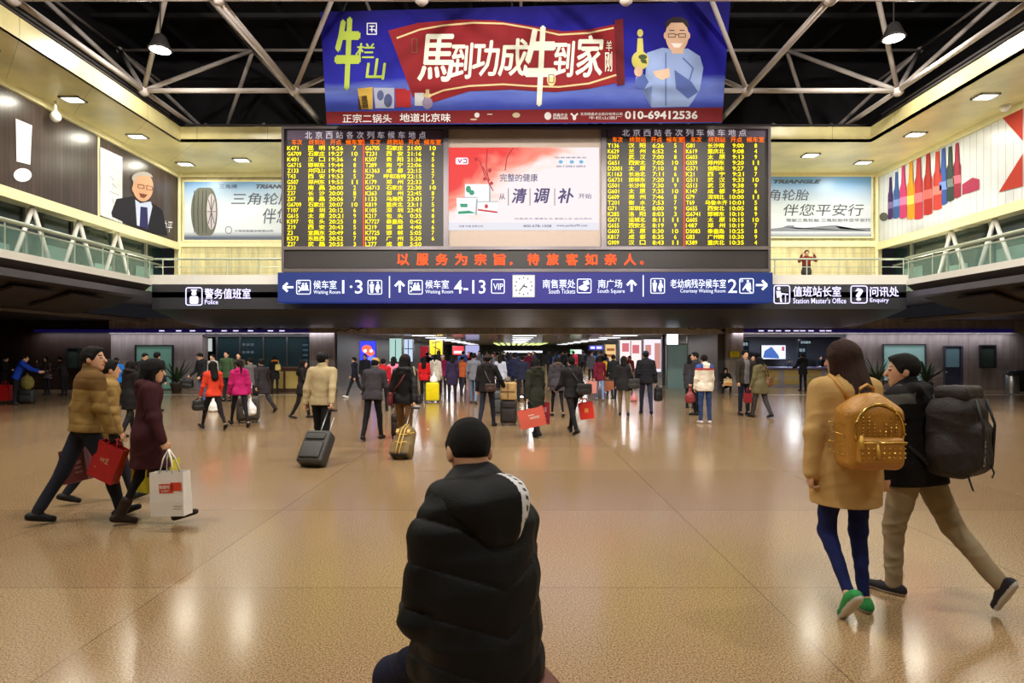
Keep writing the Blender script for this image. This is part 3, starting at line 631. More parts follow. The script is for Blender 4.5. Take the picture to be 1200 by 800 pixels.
# ------------------------------------------------------------------ blue direction sign
YS = 20.1; FS = plane_f(YS)
t = empty('direction_sign', px(615, 354, YS), 0, 'long blue illuminated direction sign for waiting rooms and tickets under the board', 'sign')
p0, p1 = px(325, 354, YS), px(906, 319, YS)
under(MB().b2((p0.x, YS + .01, p0.z), (p1.x, YS + .5, p1.z), .02).build('sign_box', grad_mat('sign_blue', [(0, (12, 56, 140)), (.45, (66, 60, 166)), (.55, (66, 60, 166)), (1, (12, 56, 140))], 0, -8, 8.8, 0, 1, .5, emit=.75, spec=.15)), t)
def D(name, polys, m=None, lift=.02, f=None, root=None): return under(flats(name, f or FS, polys, m or E_w, None, lift), root or t)
def arrow(x, y, L, d):
    a = {'l': (-1, 0), 'r': (1, 0), 'u': (0, -1)}[d]; n = (-a[1], a[0])
    tip = (x + a[0] * L / 2, y + a[1] * L / 2); tail = (x - a[0] * L / 2, y - a[1] * L / 2); bk = .62 * L
    return stroke([tail, tip], 2.4) + stroke([(tip[0] - a[0] * bk / 1.4 + n[0] * bk / 1.5, tip[1] - a[1] * bk / 1.4 + n[1] * bk / 1.5), tip], 2.6) + stroke([(tip[0] - a[0] * bk / 1.4 - n[0] * bk / 1.5, tip[1] - a[1] * bk / 1.4 - n[1] * bk / 1.5), tip], 2.6)
def man(x, y, h=13): return [ellp(x, y - h * .42, h * .1, h * .1, 10), [(x - h * .2, y - h * .28), (x + h * .2, y - h * .28), (x + h * .16, y + h * .08), (x + h * .1, y + h * .5), (x - h * .1, y + h * .5), (x - h * .16, y + h * .08)]]
def woman(x, y, h=13): return [ellp(x, y - h * .42, h * .1, h * .1, 10), [(x - h * .1, y - h * .28), (x + h * .1, y - h * .28), (x + h * .25, y + h * .15), (x + h * .08, y + h * .15), (x + h * .08, y + h * .5), (x - h * .08, y + h * .5), (x - h * .08, y + h * .15), (x - h * .25, y + h * .15)]]
def seatico(x, y, f=1): return [ellp(x + 3 * f, y - 4, 1.3, 1.3, 8), ellp(x - .5 * f, y - 4, 1.2, 1.2, 8), [(x + 1.5 * f, y - 2.5), (x + 5 * f, y - 2.5), (x + 5 * f, y + 3), (x + 1.5 * f, y + 3)], [(x - 2.5 * f, y - 2.5), (x + .8 * f, y - 2.5), (x + .8 * f, y + 2), (x - 2.5 * f, y + 2)]] + stroke([(x - 6 * f, y + 5.5), (x - 4 * f, y + 3), (x + 6 * f, y + 3)], 1.6) + stroke([(x - 6 * f, y - 1), (x - 3 * f, y + 2)], 1.4) + ring(x - 6.8, y - 6.8, x - 3.4, y - 3.4, .7, 1.6)
D('arrow', arrow(338, 336.5, 12, 'l')); D('arrow', arrow(468.5, 336, 13, 'u')); D('arrow', arrow(740, 335, 13, 'u')); D('arrow', arrow(892, 334, 13, 'r'))
D('pictogram', ring(347.5, 328, 364.5, 345, 1, 2) + seatico(356, 336.5)); D('pictogram', ring(478.5, 328, 495.5, 345, 1, 2) + seatico(487, 336.5))
D('pictogram', ring(431, 328, 448, 345, 1, 2) + man(436, 336.5) + woman(443, 336.5)); D('pictogram', ring(762, 326, 779, 344, 1, 2) + man(767, 335) + woman(774, 335))
D('pictogram', ring(866, 326, 883, 344, 1, 2) + [ellp(876, 329.5, 1.5, 1.5, 8), [(874, 332), (879, 331), (880, 339), (876, 341), (873, 337)]] + stroke([(874, 334), (870, 340)], 1.5) + stroke([(877, 340), (880, 343)], 1.5) + ring(867.5, 327.5, 870.5, 330.5, .6, 1.4))
D('pictogram', ring(676, 326.5, 693, 343.5, 1, 2) + [[(678, 336), (684, 333), (690, 337), (686, 341), (679, 339)], [(683, 330), (689, 328), (691, 333), (685, 335)], ellp(688, 331, 2, 1.5, 8)])
D('pictogram', ring(575.5, 327, 591.5, 344, 1, 2))
D('divider', [box_(456, 323.5, 457.2, 349)]); D('divider', [box_(753, 322.5, 754.2, 347.5)])
tx = TX(FS).put('候车室', 367.5, 328.5, 394.5, 338.5, .012).put('Waiting Room', 367.5, 340, 399, 345.5, 0).put('1·3', 401, 328, 425, 344, .004)
tx.put('候车室', 498.5, 328, 526, 338, .012).put('Waiting Room', 498.5, 339.5, 531, 345, 0).put('4-13', 532, 328, 569, 344, .004).put('VIP', 578, 332, 589.5, 339.5, .006)
tx.put('南售票处', 636, 327.5, 674, 337.5, .012).put('South Tickets', 643, 338.5, 674, 344, 0).put('南广场', 701, 327.5, 729, 337.5, .012).put('South Square', 700, 338.5, 732, 344.5, 0)
tx.put('老幼病残孕候车室', 785.5, 327, 850.5, 337.5, .012).put('Courtesy Waiting Room', 797, 338.5, 850, 344, 0).put('2', 853, 327, 863.5, 343, .004)
under(tx.build('sign_lettering', E_w, None), t)
t = empty('wall_clock', px(614, 348.5, YS), 0, 'square white clock set in the middle of the blue direction sign', 'clock')
D('clock_case', ring(600.3, 322, 627, 348.5, .8, .5), M_steel, .03, root=t); D('clock_face', [box_(601, 322.7, 626.3, 347.8)], mat('clock_face', (205, 220, 226), .5, emit=.25), .024, root=t)
D('hour_marks', sum((stroke([(613.6 + 9 * math.sin(R(a)), 335.2 - 9 * math.cos(R(a))), (613.6 + 10.6 * math.sin(R(a)), 335.2 - 10.6 * math.cos(R(a)))], 1.4) for a in range(0, 360, 30)), []), mat('clock_black', (30, 32, 40), .5), .032, root=t)
D('hour_hand', stroke([(612.5, 335), (618, 336.5)], 1.4), mat('clock_black', (30, 32, 40)), .036, root=t); D('minute_hand', stroke([(615, 333), (608.5, 341)], 1.1), mat('clock_black', (30, 32, 40)), .04, root=t)

# ------------------------------------------------------------------ side lettering on the fascia
FF = plane_f(YF - .01); E_v = emat('sign_lilac_white', (222, 215, 255), 1.7)
t = empty('police_sign', px(255, 358, YF - .05), 0, 'glowing white police office sign on the dark fascia left of the blue sign', 'sign')
D('pictogram', ring(218, 336.5, 238, 358, 1.2, 3) + [[(224, 339), (232, 339), (230, 342), (226, 342)], ellp(228, 344, 3, 2.5), rrect(223, 347, 233, 356, 2)], E_v, .03, FF, t)
under(TX(FF).put('警务值班室', 240.5, 338, 294, 350, .025, 0, .03).put('Police', 240.5, 351, 256, 356.5, .008, 0, .03).build('sign_lettering', E_v, None), t)
t = empty('station_master_sign', px(945, 358, YF - .05), 0, 'glowing white station master office sign on the fascia right of the blue sign', 'sign')
D('pictogram', ring(906, 334, 925.5, 356, 1.2, 3) + [ellp(912, 338, 2, 2), [(909, 341), (914, 341), (916, 347), (910, 349)]] + stroke([(914, 344), (923, 345)], 1.6) + stroke([(914, 348), (915, 354)], 2) + stroke([(920, 346), (920, 354)], 1), E_v, .03, FF, t)
under(TX(FF).put('值班站长室', 929, 335.5, 985, 347.5, .025, 0, .03).put("Station Master's Office", 929, 349, 991, 355.5, .006, 0, .03).build('sign_lettering', E_v, None), t)
t = empty('enquiry_sign', px(1025, 358, YF - .05), 0, 'glowing white enquiry sign with question mark at the end of the right fascia', 'sign')
D('pictogram', ring(996, 334.5, 1016, 355.5, 1.2, 3), E_v, .03, FF, t)
under(TX(FF).put('?', 1001.5, 337.5, 1011, 352.5, .04, 0, .03).put('问讯处', 1019, 336, 1052.5, 347.5, .025, 0, .03).put('Enquiry', 1019, 349, 1041, 355.5, .008, 0, .03).build('sign_lettering', E_v, None), t)

# ------------------------------------------------------------------ wall posters
M_dslat = stone_mat('dark_wood_slats', (74, 60, 58), (60, 48, 46), .16, 60, .3, .012)
M_wslat = stone_mat('white_slats', (226, 230, 236), (220, 224, 230), .3, 60, .3, .008, (.3, .3, .3), (210, 210, 215))
FL = wall_f(XL + .02); FR = wall_f(XR - .02)
def poster(name, loc, label): return empty(name, loc, 0, label, 'poster')
def wallrect(X, ya, yb, za, zb, th, m, name, root, s=1):
    return under(MB().b2((X, ya, za), (X + s * th, yb, zb)).build(name, m), root)
yA = onx(114, 200, XL).y; yB = onx(117, 200, XL).y
t = poster('slat_poster', (XL + .01, 18, 6.37), 'dark slatted wall poster with a big white exclamation mark')
wallrect(XL + .004, 8, yA, 6.4, 9.18, .012, M_dslat, 'poster_sheet', t)
D('exclamation_mark', [[(18, 139), (37, 147), (35, 193), (19, 189)], ellp(26, 205, 10.5, 8)], mat('lilac_white_print', (236, 230, 245), .4), .01, FL, t)
t = poster('portrait_poster', (XL + .01, 23, 6.37), 'wall poster of a smiling grey-haired man in a dark suit')
wallrect(XL + .004, yB, YB - .14, 6.4, 9.18, .012, M_dslat, 'poster_sheet', t)
D('pale_panel', [[(117, 172), (143, 184), (143, 262), (117, 252)]], M_wslat, .008, FL, t)
D('printed_ink_marks', sum((stroke([(128 + 3 * (k % 2), 188 + k * 9), (133 + 3 * ((k + 1) % 3), 193 + k * 9)], 1) for k in range(6)), []), ink((170, 170, 176)), .014, FL, t)
D('printed_suit', [[(130, 249), (136, 233), (155, 230), (163, 236), (178, 238), (190, 246), (196, 276), (176, 274), (131, 254)]], ink((34, 32, 42)), .012, FL, t)
D('printed_shirt', [[(158, 234), (164, 238), (176, 236), (178, 242), (172, 268), (160, 264)]], ink((190, 200, 232)), .016, FL, t)
D('printed_tie', [[(164, 242), (172, 243), (173, 268), (163, 266)]], ink((44, 44, 90)), .02, FL, t)
D('printed_head', [ellp(167, 219, 12, 17), ellp(156, 221, 2, 4)], ink((205, 160, 130)), .02, FL, t)
D('printed_grey_hair', [ellp(166, 209, 12.5, 8, 14, 180, 350) + [(172, 206), (160, 206), (156, 214)]], ink((176, 170, 168)), .024, FL, t)
D('printed_features', stroke([(161, 216), (168, 217), (168, 221), (161, 220), (161, 216)], .7) + stroke([(171, 217), (178, 219), (178, 223), (171, 222), (171, 217)], .7) + [[(162, 226), (172, 228), (168, 232), (164, 231)]], ink((120, 66, 56)), .026, FL, t)
under(TX(FL).put('俞伯平', 182, 258, 202, 272, 0, .3, .012).build('signature', ink((240, 240, 245)), None), t)
# tyre posters behind the board
FBK = plane_f(YB - .13)
M_tyre = grad_mat('tyre_poster_print', [(0, (90, 100, 122)), (.1, (206, 214, 226)), (.55, (214, 226, 238)), (1, (110, 160, 214))], 2, 6.6, 9.0, 0, 1, .35)
def tposter(x0, y0, x1, y1, lab):
    t = poster('tyre_poster', px((x0 + x1) / 2, y1, YB), lab)
    D('poster_sheet', [box_(x0, y0, x1, y1)], M_tyre, .0, FBK, t)
    D('poster_frame', ring(x0 - 2, y0 - 2, x1 + 2, y1 + 2, 2, .5), M_cream2, .01, FBK, t)
    return t
t = tposter(216, 213, 400, 281, 'pale blue poster with a large car tyre left of the board')
D('printed_tyre', [ellp(234, 248, 10, 28, 16, 90, 270) + ellp(246, 248, 9, 28, 16, 270, 450)], ink((104, 106, 98)), .01, FBK, t)
D('printed_tread', sum((stroke([(x, 223), (x - 1, 248), (x, 273)], .7) for x in (228, 233, 238, 242)), []), ink((66, 68, 62)), .016, FBK, t)
D('printed_rim', [ellp(248, 248, 5.5, 21)], ink((186, 178, 186)), .018, FBK, t)
D('printed_spokes', sum((stroke([(248, 248), (248 + 5 * math.cos(R(a)), 248 + 20 * math.sin(R(a)))], .8) for a in range(0, 360, 45)), []), ink((80, 82, 92)), .022, FBK, t)
under(TX(FBK).put('三角轮胎', 271, 226, 345, 240, .01, .15).put('伴您平安行', 308, 244, 390, 262, .01, .15).put('三角牌', 257, 216, 278, 221, .02).put('TRIANGLE', 300, 216, 345, 221, .05, .3).put('三角轮胎股份有限公司', 275, 269, 320, 272, .01).build('poster_lettering', ink((90, 96, 116)), None), t)
D('small_logo', ring(264, 265, 272, 274, .8, 4), ink((110, 116, 130)), .01, FBK, t)
t = tposter(840, 207, 1021, 277, 'pale blue slogan poster in slanted grey characters right of the board')
under(TX(FBK).put('TRIANGLE', 906, 210.5, 962, 215, .05, .3).put('三角轮胎', 884, 222, 948, 235, .01, .15).put('伴您平安行', 918, 239, 1012, 253, .01, .15).put('驾驶三角轮胎 三角轮胎伴您平安行', 921, 256, 1020, 260, .01).build('poster_lettering', ink((84, 92, 104)), None), t)
D('printed_skyline', [[(903, 268), (922, 266), (924, 264), (930, 264), (932, 268), (975, 265), (978, 264), (984, 268), (1020, 267), (1020, 271), (903, 271)]], ink((130, 138, 150)), .01, FBK, t)
# bottle poster on the right wall
t = poster('bottle_poster', (XR - .01, 21, 6.37), 'white slatted wall poster with a row of coloured bottles and red triangles')
wallrect(XR - .004, 10, YB - .14, 6.4, 9.18, .012, M_wslat, 'poster_sheet', t, -1)
D('red_triangle', [[(1168, 130), (1199, 112), (1199, 165)], [(1171, 225), (1199, 180), (1199, 218)]], ink((176, 58, 44)), .012, FR, t)
for x, yt, yb, w, c in ((1044, 208, 257, 6, (70, 44, 96)), (1051, 202, 256, 7, (60, 90, 150)), (1059, 195, 256, 8, (190, 60, 110)), (1068, 190, 257, 9, (214, 150, 40)), (1077, 182, 257, 10, (190, 60, 70)), (1088, 180, 252, 10, (176, 50, 44)), (1099, 178, 246, 10, (200, 70, 60)), (1106, 174, 240, 9, (60, 90, 170)), (1114, 172, 236, 9, (56, 70, 66)), (1122, 168, 232, 9, (150, 50, 70))):
    h = yb - yt
    D('printed_bottle', [[(x - w * .22, yt), (x + w * .22, yt - 1), (x + w * .25, yt + h * .3), (x + w * .5, yt + h * .42), (x + w * .5, yb - 2), (x, yb), (x - w * .5, yb), (x - w * .5, yt + h * .42), (x - w * .25, yt + h * .3)]], ink(c), .01 + .001 * (x % 5), FR, t)
    D('printed_bottle_label', [[(x - w * .5, yt + h * .6), (x + w * .5, yt + h * .57), (x + w * .5, yt + h * .72), (x - w * .5, yt + h * .75)]], ink(tuple(min(255, v + 60) for v in c)), .018, FR, t)
D('lying_bottle_print', [[(1128, 216), (1140, 208), (1148, 210), (1148, 222), (1136, 226), (1128, 228)]], ink((170, 60, 90)), .012, FR, t)
D('bottle_end_print', [ellp(1036, 254, 5, 5)], ink((90, 90, 84)), .012, FR, t)
# ------------------------------------------------------------------ implicit surface modeller (numpy)
def nv(a): return np.array(a, dtype=np.float32)
def unit(v):
    v = nv(v); return v / (np.linalg.norm(v) + 1e-9)
class SDF:
    def __init__(s): s.ops = []; s.cuts = []; s.disp = []
    def cone(s, a, b, ra, rb, k=.03, sc=None, sub=False):
        s.ops.append(('c', nv(a), nv(b), ra, rb, k, sc, sub)); return s
    def ell(s, c, r, k=.02, M=None, sub=False):
        s.ops.append(('e', nv(c), nv(r), k, (np.eye(3, dtype=np.float32) if M is None else nv(M)), sub)); return s
    def rbox(s, c, h, r, k=.02, M=None):
        s.ops.append(('b', nv(c), nv(h), r, k, (np.eye(3, dtype=np.float32) if M is None else nv(M)), False)); return s
    def cut(s, p, n): s.cuts.append((nv(p), unit(n))); return s      # removes the side n points to
    def _bb(s, o):
        if o[0] == 'c':
            r = max(o[3], o[4]) / (min(o[6]) if o[6] is not None else 1); return np.minimum(o[1], o[2]) - r, np.maximum(o[1], o[2]) + r
        m = np.linalg.norm(o[2]) + (o[3] if o[0] == 'b' else 0) if o[0] == 'b' else max(o[2]); return o[1] - m, o[1] + m
    def mesh(s, vox):
        bbs = [s._bb(o) for o in s.ops if not o[-1]]
        lo = np.min([b[0] for b in bbs], 0) - 3 * vox - .012; hi = np.max([b[1] for b in bbs], 0) + 3 * vox + .012
        n = np.ceil((hi - lo) / vox).astype(int) + 1
        ax = [lo[i] + vox * np.arange(n[i], dtype=np.float32) for i in range(3)]
        D = np.full(n, .5, np.float32)
        for o in s.ops:
            b0, b1 = s._bb(o); k = o[5] if o[0] in 'c' else (o[3] if o[0] == 'e' else o[4]); mg = k + 2.5 * vox + .01
            i0 = np.clip(np.floor((b0 - mg - lo) / vox).astype(int), 0, n - 1); i1 = np.clip(np.ceil((b1 + mg - lo) / vox).astype(int) + 1, 1, n)
            sl = tuple(slice(a, b) for a, b in zip(i0, i1))
            x, y, z = ax[0][sl[0]][:, None, None], ax[1][sl[1]][None, :, None], ax[2][sl[2]][None, None, :]
            if o[0] == 'c':
                a, b = o[1], o[2]; d = b - a; L = float(d @ d) + 1e-9
                t = np.clip(((x - a[0]) * d[0] + (y - a[1]) * d[1] + (z - a[2]) * d[2]) / L, 0, 1)
                sx, sy, sz = o[6] if o[6] is not None else (1, 1, 1)
                f = np.sqrt(((x - a[0] - t * d[0]) * sx) ** 2 + ((y - a[1] - t * d[1]) * sy) ** 2 + ((z - a[2] - t * d[2]) * sz) ** 2) - (o[3] + t * (o[4] - o[3]))
            else:
                c, r = o[1], o[2]; M = o[4] if o[0] == 'e' else o[5]; X, Y, Z = x - c[0], y - c[1], z - c[2]
                p = [M[i][0] * X + M[i][1] * Y + M[i][2] * Z for i in range(3)]
                if o[0] == 'e':
                    k0 = np.sqrt((p[0] / r[0]) ** 2 + (p[1] / r[1]) ** 2 + (p[2] / r[2]) ** 2)
                    k1 = np.sqrt((p[0] / r[0] ** 2) ** 2 + (p[1] / r[1] ** 2) ** 2 + (p[2] / r[2] ** 2) ** 2) + 1e-6
                    f = k0 * (k0 - 1) / k1
                else:
                    q = [np.abs(p[i]) - r[i] for i in range(3)]
                    f = np.sqrt(np.maximum(q[0], 0) ** 2 + np.maximum(q[1], 0) ** 2 + np.maximum(q[2], 0) ** 2) + np.minimum(np.maximum(np.maximum(q[0], q[1]), q[2]), 0) - o[3]
            A = D[sl]
            if o[-1]:
                f = -f; h = np.maximum(k - np.abs(A - f), 0) / k; D[sl] = np.maximum(A, f) + h * h * k * .25
            else:
                h = np.maximum(k - np.abs(A - f), 0) / k; D[sl] = np.minimum(A, f) - h * h * k * .25
        if s.disp:
            w = np.abs(D) < max(.03, 2.5 * vox); idx = np.nonzero(w); P = np.stack([ax[i][idx[i]] for i in range(3)], 1)
            v = D[idx]
            for g in s.disp: v = v - g(P)
            D[idx] = v
        for p, nn in s.cuts:
            D = np.maximum(D, (ax[0][:, None, None] - p[0]) * nn[0] + (ax[1][None, :, None] - p[1]) * nn[1] + (ax[2][None, None, :] - p[2]) * nn[2])
        D[0] = D[-1] = .1; D[:, 0] = D[:, -1] = .1; D[:, :, 0] = D[:, :, -1] = .1
        return surfnet(D, lo, vox)
def surfnet(D, lo, vox):
    I = D < 0; n = D.shape
    c = np.zeros([m - 1 for m in n], np.uint8)
    cs = [(i, j, k) for i in (0, 1) for j in (0, 1) for k in (0, 1)]
    sl = lambda o: tuple(slice(o[a], n[a] - 1 + o[a]) for a in range(3))
    for o in cs: c += I[sl(o)]
    act = (c > 0) & (c < 8); ai = np.argwhere(act); 
    if len(ai) == 0: return np.zeros((0, 3)), np.zeros((0, 4), int)
    im = np.full(act.shape, -1, np.int32); im[act] = np.arange(len(ai))
    acc = np.zeros((len(ai), 3), np.float32); cnt = np.zeros(len(ai), np.float32)
    val = {o: D[ai[:, 0] + o[0], ai[:, 1] + o[1], ai[:, 2] + o[2]] for o in cs}
    for o in cs:
        for a in range(3):
            if o[a]: continue
            o2 = tuple(1 if i == a else o[i] for i in range(3)); d0, d1 = val[o], val[o2]; m = (d0 < 0) != (d1 < 0)
            t = d0[m] / (d0[m] - d1[m]); p = np.tile(nv(o), (len(t), 1)); p[:, a] += t; acc[m] += p; cnt[m] += 1
    V = (ai + acc / cnt[:, None]) * vox + lo
    Q = []
    for a in range(3):
        b, d = (a + 1) % 3, (a + 2) % 3
        A = [slice(None)] * 3; A[a] = slice(0, n[a] - 1); B_ = [slice(None)] * 3; B_[a] = slice(1, n[a])
        i0, i1 = I[tuple(A)], I[tuple(B_)]; e = np.argwhere(i0 != i1)
        e = e[(e[:, b] > 0) & (e[:, d] > 0) & (e[:, b] < n[b] - 1) & (e[:, d] < n[d] - 1)]
        inside = I[e[:, 0], e[:, 1], e[:, 2]]
        q = []
        for ob, od in ((0, 0), (1, 0), (1, 1), (0, 1)):
            g = e.copy(); g[:, b] -= ob; g[:, d] -= od; q.append(im[g[:, 0], g[:, 1], g[:, 2]])
        q = np.stack(q, 1); q[~inside] = q[~inside][:, ::-1]; Q.append(q)
    return V, np.concatenate(Q)
def np_mesh(name, V, Q):
    me = bpy.data.meshes.new(name); me.vertices.add(len(V)); me.vertices.foreach_set('co', V.astype(np.float32).ravel())
    me.loops.add(len(Q) * 4); me.loops.foreach_set('vertex_index', Q.astype(np.int32).ravel())
    me.polygons.add(len(Q)); me.polygons.foreach_set('loop_start', np.arange(0, len(Q) * 4, 4, dtype=np.int32))
    me.update(calc_edges=True); return me
def sdf_obj(name, s, vox, mats, parent, paint=None):
    V, Q = s.mesh(vox); me = np_mesh(name, V, Q)
    o = link_mesh(name, me, mats, parent, True)
    if paint is not None and len(Q):
        C = V[Q].mean(1); ix = paint(C).astype(np.int32); me.polygons.foreach_set('material_index', ix)
    return o
def wrinkle(seed, amp=.004, f=28):
    rg = np.random.RandomState(seed); W = rg.randn(5, 3) * f; W[:, 2] *= 1.5; ph = rg.rand(5) * 6.3
    W = W.astype(np.float32); W2 = (W[::-1] * .4).astype(np.float32); wt = nv((1, .8, .7, .5, .4))
    def g(P):
        a = P @ W.T + ph + 2.2 * np.sin(P @ W2.T)
        return amp * ((.45 - np.abs(np.sin(a * .5))) * wt).sum(1) * .62
    return g

# ------------------------------------------------------------------ people
SKIN = mat('skin', (205, 158, 128), .55, 0, .06, 10, spec=.35); M_eye = mat('eye_dark', (34, 26, 24), .3); M_lip = mat('lips', (168, 96, 88), .5)
HAIRC = {'black': mat('black_hair', (15, 12, 12), .6, 0, .4, 90, .6, 300, spec=.15), 'brown': mat('brown_hair', (50, 26, 18), .5, 0, .5, 70, .6, 260, spec=.2), 'grey': mat('grey_hair', (120, 116, 112), .6, 0, .3, 90)}
class Obj: pass
def rotm(ax, deg):
    return np.array(Matrix.Rotation(R(deg), 3, ax), dtype=np.float32)
def person(label, x, y, th, H=1.7, legs=((0, 0), (0, 0)), arms=((0, 8, 10), (0, 8, 10)), lean=3, head=(0, 0), top=(60, 60, 66), bottom=(34, 34, 42), shoes=(30, 28, 28),
           hair='short', hcol='black', hat=None, hem=.16, bulk=1.0, female=False, puffer=0, hood=None, slim=1.0, straight=False, sdrop=0, vox=.012, group=None, topkind='jacket', pelvis=None, paint=None, extra_mats=(), z0=0,
           collar=None, wr=.008, hand_curl=35, twist=0, gloves=None, trim=None, fore_in=(0, 0), boots=False, top_rough=.85, trouser_r=1.0):
    s = H / 1.75; X_, Y_, Z_ = nv((1, 0, 0)), nv((0, 1, 0)), nv((0, 0, 1))
    sh = (.158 if female else .178) * s; hp = .088 * s
    u = unit((0, math.sin(R(lean)), math.cos(R(lean)))); fw = unit((0, math.cos(R(lean)), -math.sin(R(lean))))
    P = nv((0, 0, 0)); J = Obj(); J.leg = []
    tx_ = rotm('Z', twist) @ X_
    for i, sd in enumerate((-1, 1)):
        lg = legs[i]; a, kn = lg[0], lg[1]; out = lg[2] if len(lg) > 2 else 2
        hipp = P + X_ * sd * hp - Z_ * .04 * s
        d1 = unit((sd * math.sin(R(out)), math.sin(R(a)), -math.cos(R(a)))); knee = hipp + d1 * .44 * s
        b = a - kn; d2 = unit((sd * math.sin(R(out)) * .3, math.sin(R(b)), -math.cos(R(b)))); ank = knee + d2 * .41 * s
        pit = lg[3] if len(lg) > 3 else (min(0, b + 12) * .95 if b < -12 else (14 if (b > 12) else 0))
        yaw = 8 * sd
        f = unit((math.sin(R(yaw)) * math.cos(R(pit)), math.cos(R(pit)) * math.cos(R(yaw)), math.sin(R(pit)))); fn = unit(np.cross(np.cross(f, Z_), f))
        if fn[2] < 0: fn = -fn
        J.leg.append((hipp, knee, ank, f, fn))
    lowest = min(min((ank - fn * .075 * s - f * .05 * s)[2], (ank - fn * .075 * s + f * .16 * s)[2]) for _, _, ank, f, fn in J.leg)
    dz = -lowest if pelvis is None else pelvis
    P = P + Z_ * dz; J.leg = [(a + Z_ * dz, b + Z_ * dz, c + Z_ * dz, f, fn) for a, b, c, f, fn in J.leg]
    N = P + u * .50 * s; Cx = P + u * .33 * s; Wst = P + u * .15 * s
    hyaw, hpit = head[0], head[1]
    Rh = rotm('Z', hyaw) @ rotm('X', -hpit); hr, hf, hu = Rh @ X_, Rh @ Y_, Rh @ Z_
    Hc = N + (u * .05 + hu * .085 + hf * .018) * s
    J.arm = []
    for i, sd in enumerate((-1, 1)):
        a, o_, e = arms[i][:3]; fi = arms[i][3] if len(arms[i]) > 3 else 0
        S0 = P + u * (.44 - sdrop) * s + tx_ * sd * sh
        d1 = unit((sd * math.sin(R(o_)), math.sin(R(a)) * math.cos(R(o_)), -math.cos(R(a)) * math.cos(R(o_)))); E0 = S0 + d1 * .29 * s
        aa = a + e; d2 = unit((sd * math.sin(R(o_ * .5)) - sd * math.sin(R(fi)), math.sin(R(aa)), -math.cos(R(aa)))); Wr = E0 + d2 * .245 * s
        J.arm.append((S0, E0, Wr, d2))
    # ---- root
    root = empty('person', (x, y, z0), R(th), label, 'person', group)
    root.empty_display_size = .2
    # ---- body
    b = SDF()
    b.ell(Hc + (hu * .022 - hf * .012) * s, (.074 * s, .092 * s, .088 * s), .02, Rh.T).ell(Hc + (hf * .018 - hu * .035) * s, (.060 * s, .068 * s, .080 * s), .03, Rh.T)
    b.ell(Hc + (hf * .052 - hu * .093) * s, (.030 * s, .028 * s, .024 * s), .03, Rh.T)
    b.cone(Hc + (hf * .085 + hu * .008) * s, Hc + (hf * .103 - hu * .028) * s, .009 * s, .014 * s, .012)
    b.ell(Hc + (hf * .084 - hu * .060) * s, (.022 * s, .009 * s, .010 * s), .008, Rh.T)
    for sd in (-1, 1):
        b.ell(Hc + (hr * sd * .077 - hf * .012 - hu * .012) * s, (.011 * s, .022 * s, .033 * s), .008, Rh.T)
        b.ell(Hc + (hr * sd * .031 + hf * .092 + hu * .010) * s, (.017 * s, .010 * s, .009 * s), .010, Rh.T, sub=True)
        b.ell(Hc + (hr * sd * .030 + hf * .076 + hu * .006) * s, (.013 * s, .010 * s, .010 * s), .003, Rh.T)
    b.cone(N - u * .04 * s, Hc - (hu * .05 + hf * .02) * s, .062 * s, .052 * s, .03)
    b.cone(P, Cx, .092 * s, .10 * s, .05, (1, 1.35, 1)).cone(Cx, N - u * .09 * s, .085 * s, .05 * s, .05, (1, 1.35, 1))
    b.cone(J.arm[0][0] - u * .02 * s, J.arm[1][0] - u * .02 * s, .042 * s, .042 * s, .04)
    for (S0, E0, Wr, d2), sd in zip(J.arm, (-1, 1)):
        b.cone(S0, E0, .040 * s, .032 * s, .02).cone(E0, Wr, .032 * s, .024 * s, .02)
        # hand
        up = Y_ if abs(d2[1]) < .8 else Z_
        t = unit(up - d2 * float(up @ d2)); nrm = np.cross(d2, t) * sd * -1; 
        if float(nrm[0]) * sd > 0 and abs(nrm[0]) > .3: nrm = -nrm
        hs = s * (.92 if female else 1); fr_ = max(.0082 * hs, vox * .62)
        b.cone(Wr, Wr + d2 * .03 * hs, .024 * hs, .026 * hs, .015)
        pc = Wr + d2 * .05 * hs
        Mh = np.stack([t, nrm, d2]); b.ell(pc, (.040 * hs, .018 * hs, .05 * hs), .012, Mh)
        for q, (of, ln) in enumerate(((.028, .066), (.010, .074), (-.009, .07), (-.027, .055))):
            c1, c2 = R(hand_curl + q * 3), R(hand_curl * 2.4 + q * 4)
            p0 = Wr + (d2 * .082 + t * of) * hs; p1 = p0 + (d2 * math.cos(c1) + nrm * math.sin(c1) + t * of * .8) * ln * .52 * hs; p2 = p1 + (d2 * math.cos(c2) + nrm * math.sin(c2)) * ln * .55 * hs
            b.cone(p0, p1, fr_ * 1.05, fr_, .006).cone(p1, p2, fr_, fr_ * .82, .006)
        p0 = Wr + (d2 * .028 + t * .028) * hs; p1 = p0 + (d2 * .032 + t * .022 + nrm * .012) * hs; p2 = p1 + (d2 * .03 + nrm * .014) * hs
        b.cone(p0, p1, fr_ * 1.35, fr_ * 1.15, .012).cone(p1, p2, fr_ * 1.15, fr_ * .9, .006)
    for hipp, knee, ank, f, fn in J.leg:
        b.cone(hipp, knee, .062 * s * slim, .040 * s * slim, .03).cone(knee, ank, .040 * s * slim, .028 * s * slim, .02).cone(ank, ank + (f * .1 - fn * .04) * s, .03 * s, .025 * s, .02)
